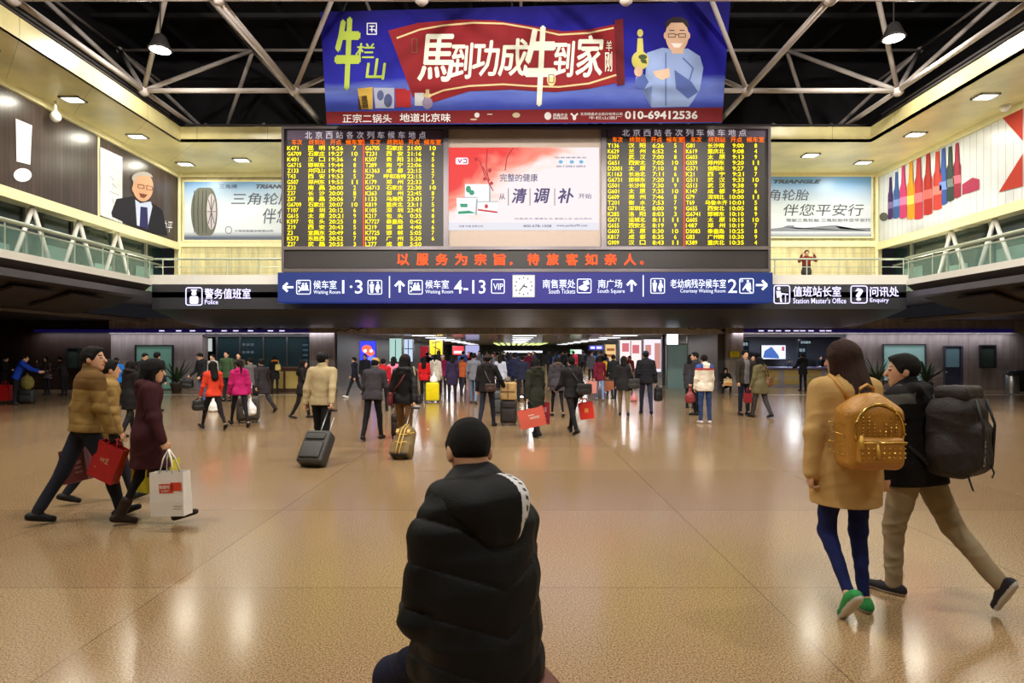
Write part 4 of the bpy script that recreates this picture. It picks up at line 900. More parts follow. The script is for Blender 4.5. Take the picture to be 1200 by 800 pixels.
    def facep(C):
        q = C - Hc; a, bb, c = q @ hr / s, q @ hf / s, q @ hu / s; ix = np.zeros(len(C))
        fr = bb > .055
        ix[fr & (np.abs(np.abs(a) - .030) < .0135) & (np.abs(c - .006) < .0055 + vox * .15)] = 1
        ix[fr & (np.abs(np.abs(a) - .031) < .018) & (np.abs(c - .030) < .0045 + vox * .1)] = 1
        ix[fr & (np.abs(a) < .022) & (np.abs(c + .060) < .008)] = 2
        if gloves: ix[C[:, 2] < P[2] + .05] = 3
        return ix
    sdf_obj('body', b, vox, [SKIN, M_eye, M_lip] + ([cloth(gloves)] if gloves else []), root, facep if vox < .016 else None)
    # ---- hair or hat
    hm = HAIRC[hcol]
    if hair != 'none':
        h = SDF(); cc = Hc + (hu * .026 - hf * .016) * s
        if hair in ('short', 'crop'):
            ex = .012 if hair == 'short' else .007
            h.ell(cc, ((.075 + ex) * s, (.093 + ex) * s, (.089 + ex) * s), .01, Rh.T)
            if hair == 'short': h.ell(Hc + (hf * .048 + hu * .083) * s, (.052 * s, .04 * s, .022 * s), .03, Rh.T)
            h.cut(Hc + (hf * .062 + hu * .055) * s, hf * .9 - hu * .45); h.cut(Hc + (-hu * .055 + hf * -.04) * s, -hu * .85 + hf * .55)
            for sd in (-1, 1): h.cone(Hc + (hr * sd * (.082 if hair == 'short' else .074) + hf * .01 + hu * .03) * s, Hc + (hr * sd * (.08 if hair == 'short' else .074) + hf * .012 - hu * .01) * s, .012 * s, .007 * s, .01)
        else:
            h.ell(cc, (.089 * s, .106 * s, .101 * s), .01, Rh.T)
            ln = {'long': .30, 'bob': .15, 'pony': .06, 'bun': .06}[hair]
            dn = unit(u * -1 + hf * -.34)
            top_ = Hc + (hu * .0 - hf * .04) * s
            if hair in ('long', 'bob'):
                h.cone(top_, top_ + dn * ln * s, .090 * s, (.084 if hair == 'long' else .08) * s, .03, (1, 1.25, 1))
                for sd in (-1, 1): h.cone(Hc + (hr * sd * .07 + hf * .008 + hu * .02) * s, Hc + (hr * sd * .075 + hf * .01 - hu * (.14 if hair == 'bob' else .2)) * s, .03 * s, .022 * s, .02)
            elif hair == 'pony':
                q = Hc + (-hf * .10 + hu * .03) * s; h.cone(q, q + (-hf * .05 - hu * .04) * s, .03 * s, .034 * s, .02).cone(q + (-hf * .05 - hu * .04) * s, q + (-hf * .085 - hu * .25) * s, .036 * s, .014 * s, .02)
            else: h.ell(Hc + (-hf * .09 + hu * .085) * s, (.045 * s,) * 3, .015)
            # open the face
            h.ell(Hc + (hf * .10 - hu * .035) * s, (.062 * s, .075 * s, .088 * s), .015, Rh.T, sub=True)
        h.disp.append(wrinkle(int(abs(x) * 97 + y * 31) % 999, .0018, 60))
        if hair in ('long', 'bob', 'pony') and vox < .012: h.disp.append(lambda Pt: .0028 * np.sin(130 * np.arctan2((Pt - Hc) @ hr, -((Pt - Hc) @ hf) + .02) / 3 + 14 * ((Pt - Hc) @ hu)))
        sdf_obj('hair', h, vox if vox > .007 else .006, hm, root)
    if hat:
        kind, hc = hat; h = SDF()
        h.ell(Hc + (hu * .040 - hf * .012) * s, (.09 * s, .107 * s, .092 * s), .01, Rh.T); h.cut(Hc + hu * .035 * s, -hu - hf * (.25 if kind != 'fur' else .1))
        if kind == 'cap': h.cone(Hc + (hf * .09 + hu * .055) * s, Hc + (hf * .155 + hu * .04) * s, .03 * s, .02 * s, .02, (.5, 1, 1.8))
        if kind == 'fur':
            for k in range(8): h.ell(Hc + (hr * .085 * math.cos(k * .785) + hf * (.1 * math.sin(k * .785) - .01) + hu * .04) * s, (.035 * s,) * 3, .02)
        sdf_obj('hat', h, vox, cloth(hc), root)
    # ---- top garment
    j = SDF(); g = bulk; wj = (.92 if female else 1.0) * s
    rh, rw, rc = .154 * wj * g, .142 * wj * g * (.94 if female else 1), .158 * wj * g
    if straight: k_ = 1.0 if straight is True else straight; rh, rw, rc = .168 * wj * g * k_, .166 * wj * g * k_, .166 * wj * g * k_
    ysc = (1, 1.32, 1)
    hemlen = hem * s
    low = P - u * max(0, min(hemlen, .12 * s))
    j.cone(low, Wst, rh, rw, .05, ysc).cone(Wst, P + u * .36 * s, rw, rc, .05, ysc)
    j.cone(P + u * (.425 - sdrop) * s - tx_ * sh * .62, P + u * (.425 - sdrop) * s + tx_ * sh * .62, .078 * s * g, .078 * s * g, .06)
    j.cone(P + u * (.43 - sdrop) * s, N + u * .015 * s, .105 * s, .070 * s, .05)
    for hipp, knee, ank, f, fn in J.leg:
        dd = unit(knee - hipp); rr_ = .100 * s * max(1, g * .98, trouser_r * .98); j.cone(hipp - Z_ * .0, hipp + dd * .14 * s, rr_, rr_ * .98, .05)
    if hem > .2:
        j.cone(P, P - Z_ * hemlen, rh, rh * (1.12 if topkind != 'flare' else 1.3), .05, (1, 1.18, 1))
        for hipp, knee, ank, f, fn in J.leg: j.cone(hipp, hipp + (knee - hipp) * min(1, max(.2, (hemlen / s - .05) / .42)), .095 * s, .1 * s, .08)
    for S0, E0, Wr, d2 in J.arm:
        j.cone(S0, E0, .068 * s * g, .054 * s * g, .045).cone(E0, Wr + d2 * .0, .054 * s * g, .043 * s * g, .03)
    if collar is not False:
        j.cone(N - u * .0, N + u * .045 * s - fw * .012 * s, .074 * s, .074 * s, .02)
        j.ell(N + u * .075 * s, (.056 * s, .06 * s, .04 * s), .015, None, sub=True)
    if hood:
        q = N - fw * .09 * s - u * .01 * s
        j.cone(q - X_ * .07 * s, q + X_ * .07 * s, .05 * s, .05 * s, .04); j.cone(q + u * -.08 * s - X_ * .03 * s, q + u * -.08 * s + X_ * .03 * s, .045 * s, .045 * s, .05)
        for sd in (-1, 1): j.cone(q + X_ * sd * .08 * s, N + fw * .05 * s + X_ * sd * .075 * s - u * .02 * s, .045 * s, .03 * s, .03)
    j.disp.append(wrinkle(int(abs(x) * 53 + y * 17) % 991, wr * s, 22))
    if puffer:
        per, amp, slope = puffer
        def pf(Pt):
            q = (Pt - P) @ u + slope * np.abs(Pt[:, 0]); return amp * (np.abs(np.sin(np.pi * q / per)) ** .35 - .75)
        j.disp.append(pf)
    j.cut(P - u * hemlen if hem <= .2 else P - Z_ * hemlen, -u if hem <= .2 else -Z_)
    ctx = Obj(); ctx.P, ctx.u, ctx.s, ctx.N, ctx.J, ctx.fw, ctx.Hc, ctx.hf, ctx.hu, ctx.hr = P, u, s, N, J, fw, Hc, hf, hu, hr
    sdf_obj(topkind if topkind in ('coat', 'jacket', 'sweater', 'vest') else 'coat', j, vox, [cloth(top, top_rough)] + [cloth(c) for c in extra_mats], root, (lambda C: paint(C, ctx)) if paint else None)
    if trim:      # fur or contrast ring around the hood
        h = SDF(); q = N - fw * .03 * s
        for k in range(10):
            an = R(-200 + k * 24.5); h.ell(q + (X_ * .11 * math.cos(an) + fw * (-.085 * -math.sin(an)) * 1 + u * (.02 - .02 * math.sin(an))) * s, (.042 * s,) * 3, .02)
        h.disp.append(wrinkle(7, .006, 70)); sdf_obj('fur_trim', h, vox, cloth(trim), root)
    # ---- trousers
    t = SDF(); tr = trouser_r
    t.cone(P - X_ * .05 * s - Z_ * .02 * s, P + X_ * .05 * s - Z_ * .02 * s, .100 * s, .100 * s, .04)
    t.cone(P + u * .05 * s, P, .110 * s, .112 * s, .03, (1, 1.3, 1))
    for hipp, knee, ank, f, fn in J.leg:
        t.cone(hipp, knee, .088 * s * slim * (tr if tr > 1 else 1), .062 * s * slim * tr, .035).cone(knee, ank + fn * .0, .062 * s * slim * tr, .047 * s * slim * tr * (.8 if slim < 1 else 1), .02)
        t.cut((ank - unit(ank - knee) * .0 + unit(ank - knee) * .03 * s) if False else (0, 0, -9), (0, 0, -1))
    t.disp.append(wrinkle(int(abs(x) * 41 + y * 23) % 983, .0075 * s * min(1.2, tr), 24))
    t.cut(P + u * (.02 if hem > .11 else .07) * s, u)
    sdf_obj('trousers', t, vox, cloth(bottom), root)
    # ---- shoes
    for hipp, knee, ank, f, fn in J.leg:
        q = SDF(); bk = ank - fn * .040 * s - f * .045 * s; tp = ank - fn * .048 * s + f * .145 * s
        q.cone(bk, tp, .040 * s, .032 * s, .02).cone(ank - fn * .03 * s, ank + f * .06 * s - fn * .045 * s, .045 * s, .04 * s, .03)
        if boots: q.cone(ank, ank + (knee - ank) * .35, .05 * s, .056 * s, .02)
        q.cut(ank - fn * .075 * s, -fn)
        o = sdf_obj('shoe', q, min(vox, .012), cloth(shoes, .5) if not isinstance(shoes[0], tuple) else [cloth(shoes[0], .6), mat('shoe_sole', shoes[1], .7)], root,
                    (lambda C, ank=ank, fn=fn: ((C - ank) @ fn < -.055 * s).astype(int)) if isinstance(shoes[0], tuple) else None)
    Rz = Matrix.Rotation(R(th), 3, 'Z'); T = lambda p: Rz @ Vector([float(v) for v in p]) + Vector((x, y, z0))
    res = Obj(); res.root = root; res.T = T; res.J = J; res.P, res.u, res.N, res.s, res.fw, res.Hc = P, u, N, s, fw, Hc
    res.th = th; res.hand = [T(a[2] + a[3] * .085 * s) for a in J.arm]; res.ctx = ctx
    res.dirv = lambda v: Rz @ Vector([float(q) for q in v])
    return res
# pose shorthands: legs ((left angle, knee), (right angle, knee))
ST = ((1, 2), (-1, 2)); WA = ((24, 6), (-20, 22)); WB = ((-20, 22), (24, 6)); WS = ((14, 4), (-12, 14)); WT = ((-12, 14), (14, 4))
A0 = ((2, 9, 10), (2, 9, 10)); AW = ((-18, 9, 14), (20, 9, 16)); AX = ((20, 9, 16), (-18, 9, 14)); AP = ((12, 8, 80, 20), (12, 8, 80, 20)); AB = ((5, 9, 12), (-38, 10, 6)); AL = ((-38, 10, 6), (5, 9, 12))
def at(pxx, fy): Y = gnd(fy); return (pxx - 600) * Y / FPX, Y
def pp(label, pxx, fy, hy, th, **k):
    x, y = at(pxx, fy); H = (fy - hy) * y / FPX
    if 'H' in k: H = k.pop('H')
    k.setdefault('vox', .0075 if y < 7 else (.011 if y < 12 else (.015 if y < 20 else .02)))
    return person(label, x, y, th, min(1.84, max(1.5, H)), **k)

# ------------------------------------------------------------------ bags and cases
def suitcase(label, base, w, h, d, col, rz=0, tilt=0, handle=.45, kind='soft', group=None, vox=.012, wheels=4, name='suitcase', band=None):
    """base = floor point under the wheels; tilt leans the top away from local +y"""
    t = empty(name, base, 0, label, 'suitcase', group); t.rotation_euler = Euler((R(tilt), 0, R(rz)), 'XYZ')
    m = mat('case_shell', col, .5 if kind == 'soft' else .3, 0, .15, 12, .2 if kind == 'soft' else 0, 200)
    zb = .05
    MB().box((0, 0, zb + h / 2), (w, d, h), None, min(w, d, h) * .22, 4).build('shell', m, t, True)
    dk = mat('case_trim', (26, 25, 26), .5); 
    mb = MB()
    if kind == 'soft':
        mb.box((0, -d / 2 - .012, zb + h * .36), (w * .78, .04, h * .5), None, .018, 3).box((0, -d / 2 - .008, zb + h * .78), (w * .74, .03, h * .2), None, .012, 3)
        mb.build('front_pocket', m, t, True)
        z = MB(); z.tube([(-w * .36, -d / 2 - .03, zb + h * .62), (w * .36, -d / 2 - .03, zb + h * .62)], .006, 6).tube([(-w * .34, -d / 2 - .022, zb + h * .87), (w * .34, -d / 2 - .022, zb + h * .87)], .006, 6); z.build('zipper', dk, t)
    else:
        for k in range(5): mb.box((-w * .32 + w * .16 * k, -d / 2 - .002, zb + h * .5), (w * .06, .014, h * .8), None, .005)
        for k in range(5): mb.box((-w * .32 + w * .16 * k, d / 2 + .002, zb + h * .5), (w * .06, .014, h * .8), None, .005)
        mb.build('shell_ribs', m, t, True)
        MB().box((0, 0, zb + h / 2), (w * 1.005, .012, h * 1.005), None, .004).build('zipper', dk, t)
    for sx in (-1, 1):
        for sy in ((-1, 1) if wheels == 4 else (1,)):
            MB().cyl((sx * w * .38 - .012, sy * d * .32, .03), (sx * w * .38 + .012, sy * d * .32, .03), .03, n=12).box((sx * w * .38, sy * d * .32, .055), (.045, .05, .03)).build('wheel', dk, t)
    MB().tube([(-.06, -.0, zb + h), (-.05, 0, zb + h + .035), (.05, 0, zb + h + .035), (.06, 0, zb + h)], .011, 8).build('carry_handle', dk, t)
    if handle:
        y0 = d * .3
        hd = MB().tube([(-.07, y0, zb + h * .9), (-.07, y0, zb + h + handle)], .009, 8).tube([(.07, y0, zb + h * .9), (.07, y0, zb + h + handle)], .009, 8).build('telescopic_handle', M_steel, t, True)
        MB().box((0, y0, zb + h + handle), (.17, .032, .03), None, .01).build('handle_grip', dk, hd)
    if band: MB().box((0, 0, zb + h * .6), (w * 1.02, d * 1.02, .035), None, .006).build('strap', mat('case_strap', band, .6), t)
    return t
def tote(label, grip, w, h, d, col, rz=0, roll=0, handle=.16, name='shopping_bag', group=None, strap=None, cat='bag', deco=None, taper=.9, pitch=0, soft=0):
    """open bag hanging from its grip; local x = width, front = -y; returns root (at bag bottom)"""
    M = Euler((R(pitch), R(roll), R(rz)), 'XYZ').to_matrix(); base = Vector(grip) - M @ Vector((0, 0, h + handle))
    t = empty(name, base, 0, label, cat, group); t.rotation_euler = Euler((R(pitch), R(roll), R(rz)), 'XYZ')
    m = mat('bag_' + name, col, .45, 0, .08, 10, .1, 30)
    bm = bmesh.new(); T_ = .0
    lv = [(0, taper), (.33 * h, taper + (1 - taper) * .5), (h, 1)]
    rings = []
    for z, f in lv:
        dd = d * (1 if z < h else .8); a = w / 2 * f; b_ = dd / 2 * f
        rings.append([bm.verts.new(v) for v in ((-a, -b_, z), (0, -b_ * 1.08, z), (a, -b_, z), (a * .97, 0, z), (a, b_, z), (0, b_ * 1.08, z), (-a, b_, z), (-a * .97, 0, z))])
    bm.faces.new(rings[0][::-1])
    for A, C_ in zip(rings, rings[1:]):
        for k in range(8): bm.faces.new((A[k], A[(k + 1) % 8], C_[(k + 1) % 8], C_[k]))
    me = bpy.data.meshes.new('bag_body'); bmesh.ops.recalc_face_normals(bm, faces=bm.faces[:]); bm.to_mesh(me); bm.free()
    o = link_mesh('bag_body', me, m, t); md = o.modifiers.new('thick', 'SOLIDIFY'); md.thickness = .004
    sm = mat('bag_strap', strap or col, .6)
    for sy in (-1, 1):
        MB().tube([(-w * .2, sy * d * .4, h * .97), (-w * .12, sy * d * .2, h + handle * .6), (0, sy * .008, h + handle), (w * .12, sy * d * .2, h + handle * .6), (w * .2, sy * d * .4, h * .97)], .0075, 6).build('handle', sm, t, True)
    if deco: deco(t, w, h, d)
    return t
def local_f(w, h, y): return lambda x, z: Vector((x * w / 100 - w / 2, y, h - z * h / 100))   # 100x100 picture on a bag front
class LT(TX):
    pass
def deco_text(t, w, h, y, items, col, name='print_lettering'):
    tx = TX(local_f(w, h, y))
    for body, a, b, c, d in items: tx.put(body, a, b, c, d, .02, 0, .002)
    o = tx.build(name, mat('bag_print', col, .5), t); return o
def deco_rect(t, w, h, y, rects, col, name='print_patch'):
    mb = MB(); f = local_f(w, h, y)
    for a, b, c, d in rects: mb.prism([f(a, d), f(c, d), f(c, b), f(a, b)], (0, -.002, 0))
    return mb.build(name, mat('bag_print', col, .5), t)
def plastic_bag(label, grip, r=.15, h=.3, col=(232, 230, 226), rz=0, vox=.01, group=None, name='plastic_bag'):
    t = empty(name, Vector(grip) - Vector((0, 0, h + .12)), R(rz), label, 'bag', group)
    q = SDF(); q.ell((0, 0, h * .42), (r, r * .6, h * .45), .03).cone((0, 0, h * .6), (0, 0, h + .05), r * .7, .03, .05, (1, 1.6, 1)).ell((0, 0, h * .15), (r * .9, r * .6, h * .18), .05)
    q.disp.append(wrinkle(hash(label) % 900 if False else len(label) * 7, .008, 40)); sdf_obj('bag_body', q, vox, mat('plastic_film', col, .35, 0, .1, 10), t)
    MB().tube([(-.03, 0, h + .02), (-.02, 0, h + .12), (.02, 0, h + .12), (.03, 0, h + .02)], .012, 6).build('handle', mat('plastic_film', col, .35), t)
    return t
def shoulder_bag(label, c, w, h, d, col, rz, straps, group=None, vox=.012, name='shoulder_bag', flap=True, scol=None):
    """c = centre of the bag body (world); straps = world points of the strap"""
    w, h, d = w * .86, h * .88, d * .9
    t = empty(name, Vector(c) - Vector((0, 0, h / 2)), R(rz), label, 'bag', group)
    q = SDF().rbox((0, 0, h / 2), (w / 2 - .03, max(.01, d / 2 - .03), h / 2 - .03), .03); q.ell((0, 0, h * .32), (w * .56, d * .66, h * .36), .05)
    q.disp.append(wrinkle(len(label), .004, 35)); m = mat('bag_leather', col, .45, 0, .12, 10, .15, 90)
    sdf_obj('bag_body', q, vox, m, t)
    if flap: MB().box((0, -d * .52, h * .72), (w * .94, .02, h * .5), None, .008, 2).build('flap', m, t, True)
    if straps:
        Mi = t.matrix_basis.inverted() if False else (Matrix.Translation(t.location) @ Matrix.Rotation(R(rz), 4, 'Z')).inverted()
        MB().tube([Mi @ Vector(p) for p in straps], .013, 6).build('strap', mat('bag_strap', scol or col, .6), t, True)
    return t
def strap_round(p, side, bagc, r=1.0):
    """strap points: bag -> over the far shoulder -> bag, around a person's torso. side=+1 right shoulder"""
    s, J = p.s, p.J; S0 = J.arm[1 if side > 0 else 0][0]; out = []
    sh = p.T(S0 * nv((.55, 1, 1)) + p.u * .085 * s); b = Vector(bagc)
    back = p.T(p.P + p.u * .25 * s - p.fw * .155 * s * r + nv((1, 0, 0)) * (-side) * .03 * s); fr = p.T(p.P + p.u * .25 * s + p.fw * .155 * s * r)
    return [b + Vector((0, 0, .08)), back, p.T(S0 * nv((.5, 1, 1)) + p.u * .06 * s - p.fw * .08 * s), sh, p.T(S0 * nv((.5, 1, 1)) + p.u * .06 * s + p.fw * .08 * s), fr, b + Vector((0, 0, .08))]
# ------------------------------------------------------------------ the people of the near hall
def two_tone(C, c):      # darker yoke and panelled back
    q = (C - c.P) @ c.u / c.s; return (q > .335).astype(int)
# seated man in the middle
def seat_paint(C, c):
    return np.zeros(len(C))
sx_, sy_ = (567 - 600) * 2.02 / FPX, 2.02
man = person('man sitting in the middle with bowed head in a black padded hooded coat', sx_, sy_, 33, 1.66, legs=((58, 66, 18, 0), (70, 76, 8, 0)), arms=((4, 9, 74, 26), (10, 5, 72, 26)),
             lean=9, head=(-12, 20), top=(13, 13, 15), bottom=(26, 28, 48), shoes=(24, 24, 26), hair='crop', hem=.19, bulk=1.18, straight=1.12, sdrop=.085, puffer=(.15, .016, -.45), vox=.006, pelvis=.715, top_rough=.55, wr=.007, collar=False)
# hood of the coat
N, s = man.N - man.u * .05, man.s
h = SDF(); X1 = nv((1, 0, 0)); u, fw = man.u, man.fw
for k in range(13):
    a = R(-20 - k * 220 / 12); p = N + (X1 * .112 * math.cos(a) + fw * (.105 * math.sin(a) + .0) + u * (.015 - .055 * -math.sin(a) * 0)) * s
    if k: h.cone(pv, p, .05, .05, .05)
    pv = p
h.cone(N - fw * .12 - u * .01 - X1 * .06, N - fw * .12 - u * .01 + X1 * .07, .068, .068, .06).cone(N - fw * .13 - u * .10 - X1 * .02, N - fw * .13 - u * .10 + X1 * .04, .05, .05, .07)
h.ell(N + u * .06 + fw * .03, (.082, .105, .12), .02, None, sub=True); h.disp.append(wrinkle(5, .007, 22))
def hoodp(C):
    q = C - N; a, f_, z = q @ X1, q @ fw, q @ u; ix = np.zeros(len(C)); k = a + .35 * f_
    ix[(k > .008) & (k < .068) & (f_ < .06)] = 1
    m = (k > .030) & (k < .048) & (f_ < .06); ix[m] = 2
    ix[m & ((np.floor((z * 1 + f_) * 60)) % 2 == 0)] = 1
    return ix
sdf_obj('hood', h, .005, [cloth((13, 13, 15), .55), mat('hood_band', (205, 205, 208), .6), mat('hood_band_print', (26, 26, 30), .6)], man.root, hoodp)
t = suitcase('brown leather suitcase standing under the seated man', (sx_ + .05, sy_ + .03, 0), .40, .50, .30, (96, 52, 36), 24, 0, 0, 'soft')

# couple on the right
x, y = at(992, 712)
w = person('woman with long brown hair in a camel coat carrying a gold studded backpack', x, y, 0, 1.76, legs=((8, 48, 1, -50), (5, 14, 1)), arms=((-8, 12, 6), (10, 9, 20)), lean=2, head=(30, 4), top=(192, 156, 100), bottom=(26, 34, 84),
           shoes=((46, 132, 70), (205, 200, 196)), hair='long', hcol='brown', hem=.29, bulk=1.16, female=True, slim=.92, straight=True, vox=.006, topkind='coat', wr=.006, hand_curl=42)
def backpack(label, p, col, w, h, d, off, studs=False, kind='gold'):
    """worn on the back of p; built in the wearer's local frame"""
    c = p.P + p.u * off[2] + nv((off[0], 0, 0)) - p.fw * off[1]; c = nv(c)
    base = p.T(c - p.u * h / 2); t = empty('backpack', base, R(p.th), label, 'backpack')
    c0 = nv((0, 0, h / 2)); m = mat('backpack_' + kind, col, .38 if studs else .7, 0, .18, 14, .25, 60); v = .006
    q = SDF()
    if studs:
        q.rbox(c0 + nv((0, 0, -h * .09)), (w / 2 - .06, d / 2 - .045, h * .30), .055, .06).ell(c0 + nv((0, 0, h * .2)), (w * .43, d * .5, h * .30), .06)
        q.disp.append(wrinkle(3, .004, 22))
    else:
        q.rbox(c0 + nv((0, 0, -h * .06)), (w * .24, d * .18, h * .28), .085, .05).ell(c0 + nv((0, -.01, h * .22)), (w * .44, d * .5, h * .26), .06).rbox(c0 + nv((0, -d * .38, -h * .14)), (w * .2, d * .06, h * .16), .06, .03)
        for sg in (-1, 1): q.ell(c0 + nv((sg * w * .42, 0, -h * .22)), (.06, .085, .13), .03)
        q.disp.append(wrinkle(4, .008, 20)); q.disp.append(wrinkle(14, .004, 55))
    sdf_obj('bag_body', q, v, m, t)
    ob = t.children[0].data; co = np.zeros(len(ob.vertices) * 3, np.float32); ob.vertices.foreach_get('co', co); co = co.reshape(-1, 3)
    def fy(a, z):
        m_ = (np.abs(co[:, 0] - a) < .012) & (np.abs(co[:, 2] - z) < .012); return float(co[m_][:, 1].min()) if m_.any() else -d * .3
    if studs:
        q = SDF().rbox(nv((0, -d / 2 - .01, h * .26)), (w / 2 - .075, .012, h * .115), .03); sdf_obj('front_pocket', q, v, m, t)
        gold = mat('gold_stud', (236, 200, 110), .2, 1); mb = MB()
        for i in range(9):
            for k in range(9):
                sx, sz = (-.36 + .09 * i) * w, h * (.47 + .045 * k); r2 = (sx / (w * .36)) ** 2 + ((sz - h * .55) / (h * .3)) ** 2
                if r2 < 1 and (abs(sx) > .05 * w * (k - 2)): mb.sph((sx, fy(sx, sz) - .002, sz), .007, 6)
            for k in range(3): mb.sph(((-.34 + .085 * i) * w, -d / 2 - .055, h * (.19 + .06 * k)), .007, 6)
            for k in range(4):
                for sgn in (-1, 1): mb.sph((sgn * w * .515, -d * .3 + .02 * i, h * (.2 + .13 * k)), .0055, 6)
        mb.build('studs', gold, t, True)
        z = MB().tube([(w * .40 * math.cos(R(a)), fy(w * .40 * math.cos(R(a)), h * .52 + h * .34 * math.sin(R(a))) - .003, h * .52 + h * .34 * math.sin(R(a))) for a in range(-20, 201, 10)], .008, 6); z.build('zipper', gold, t, True)
        MB().tube([(-w * .38, -d / 2 - .05, h * .375), (w * .38, -d / 2 - .05, h * .375)], .007, 6).build('pocket_zipper', gold, t, True)
        for xx, zz in ((-.36, .47), (-.1, .36)): MB().cyl((w * xx, -d / 2 - .05, h * zz), (w * xx, -d / 2 - .058, h * zz - .075), .008, .013, 8).build('tassel', mat('tassel', (214, 170, 70), .4), t, True)
        MB().tube([(-.045, .03, h * .93), (-.04, .02, h * 1.05), (0, .02, h * 1.10), (.04, .02, h * 1.05), (.045, .03, h * .93)], .010, 8).build('top_handle', mat('strap_tan', (190, 140, 66), .5), t, True)
        sm = mat('strap_tan', (190, 140, 66), .5)
    else:
        dk = mat('black_webbing', (26, 24, 25), .6)
        q = SDF().rbox(nv((0, -d * .06, h * .92)), (w * .26, d * .22, .012), .04); q.disp.append(wrinkle(15, .007, 30)); sdf_obj('top_flap', q, v, m, t)
        for sg in (-1, 1): MB().tube([(sg * w * .2, -d * .5, h * .86), (sg * w * .21, -d * .66, h * .6), (sg * w * .2, -d * .62, h * .2)], .008, 6).build('compression_strap', dk, t, True)
        MB().tube([(w * .1, -d * .62, h * .2), (w * .14, -d * .68, h * .1), (w * .1, -d * .66, h * .05)], .006, 6).build('strap_end', dk, t); MB().tube([(-w * .3, -d * .4, h * .08), (-w * .34, -d * .5, -.02), (-w * .3, -d * .5, -.04)], .006, 6).build('strap_end', dk, t)
        me, a_ = tmesh('CAMPING', .02); mb = MB(); L = .19; hh = .034
        mb.mesh(me, Matrix.Translation((-.05, -d * .60 - .012, h * .18)) @ Euler((R(90), R(-84), 0), 'XYZ').to_matrix().to_4x4() @ Matrix.Diagonal((L, hh, 1, 1))); mb.build('lettering', mat('grey_print', (170, 165, 165), .5), t)
        sm = dk
    inv = (Matrix.Translation(base) @ Matrix.Rotation(R(p.th), 4, 'Z')).inverted()
    for sd in (0, 1):
        S0 = p.J.arm[sd][0] * nv((.62, 1, 1)); r = p.s
        P_ = [c + p.u * (h * .36) + nv(((-1, 1)[sd] * .06, 0, 0)) + p.fw * d * .4, S0 + p.u * .045 * r - p.fw * .09 * r, S0 + p.u * .088 * r - p.fw * .01, S0 + p.u * .04 * r + p.fw * .09 * r, S0 * nv((1.15, 1, 1)) - p.u * .12 * r + p.fw * .13 * r, S0 * nv((1.4, 1, 1)) - p.u * .26 * r + p.fw * .03, c - p.u * h * .33 + nv(((-1, 1)[sd] * w * .36, 0, 0)) + p.fw * d * .3]
        pts = [inv @ p.T(q) for q in P_]
        mb = MB(); mb.tube(pts, .017, 6); mb.build('shoulder_strap', sm, t, True)
    return t
backpack('gold studded tan leather backpack on the camel coat woman', w, (178, 124, 46), .36, .46, .19, (.015, .215, .20), True)
x, y = at(1073, 697)
m2 = person('dark haired man in a black jacket and beige trousers striding with a big black backpack', x, y, 32, 1.68, legs=((13, 13, 1), (-25, 16, 2, -62)), arms=((-2, 13, 8), (-4, 8, 8)), lean=7, head=(34, 2), top=(22, 21, 23), bottom=(150, 134, 108),
            shoes=((44, 42, 48), (190, 186, 182)), hair='short', hem=.17, bulk=1.14, vox=.006, hood=True, wr=.009, trouser_r=1.22, extra_mats=((84, 84, 80),), paint=lambda C, c: (((C - c.P) @ c.u / c.s > .40) & (np.abs((C - c.N) @ nv((1, 0, 0))) > .115) & ((C - c.P) @ c.u / c.s < .47)).astype(int))
backpack('large black rucksack on the back of the man in beige trousers', m2, (34, 26, 26), .38, .60, .27, (.0, .225, .19), False, 'black')

# couple on the left with shopping bags
x, y = at(100, 609)
m3 = person('man in a mustard brown padded jacket and dark jeans carrying red bags', x, y, -42, 1.77, legs=((-21, 8, 2, -16), (22, 8, 2)), arms=((-14, 10, 10), (6, 12, 12)), lean=6, head=(-38, -2), top=(134, 106, 58), bottom=(30, 32, 44), shoes=(22, 22, 24),
            hair='short', hem=.07, bulk=1.12, vox=.0075, extra_mats=((104, 76, 40),), paint=two_tone, puffer=(.11, .008, 0), gloves=(34, 30, 32), hand_curl=60, trouser_r=1.05)
def d1(t, w, h, d): deco_text(t, w, h, -d * .5, [('北京', 30, 40, 48, 50), ('王', 50, 38, 64, 52)], (214, 190, 150)); deco_rect(t, w, h, -d * .5, [(20, 70, 60, 73)], (190, 150, 80))
tote('glossy bright red carrier bag in the right hand of the mustard jacket man', m3.hand[1] + Vector((.02, 0, .02)), .28, .36, .10, (170, 24, 30), -8, 22, .06, 'carrier_bag', deco=d1, taper=1)
def d2_(t, w, h, d): deco_text(t, w, h, -d * .55, [('礼品袋', 58, 40, 88, 50), ('北京特产', 56, 56, 88, 63), ('中国 北京', 58, 70, 88, 76)], (190, 140, 150))
tote('dark maroon paper bag on the far left side of the mustard jacket man', m3.hand[0] + Vector((-.05, .05, .02)), .34, .34, .09, (92, 20, 34), -16, -14, .12, 'paper_bag', deco=d2_, taper=1, strap=(120, 24, 40))
x, y = at(172, 614)
w2 = person('woman in a long dark maroon coat and black hat carrying white and yellow bags', x, y, -62, 1.62, legs=((-10, 14, 1), (22, 4, 1)), arms=((6, 9, 8), (8, 14, 12)), lean=4, head=(-8, 6), top=(58, 24, 30), bottom=(24, 22, 24), shoes=(44, 32, 26),
            hair='bob', hat=('beanie', (26, 24, 26)), hem=.36, bulk=1.12, female=True, slim=.82, vox=.0075, topkind='coat', hood=True, boots=True, hand_curl=65)
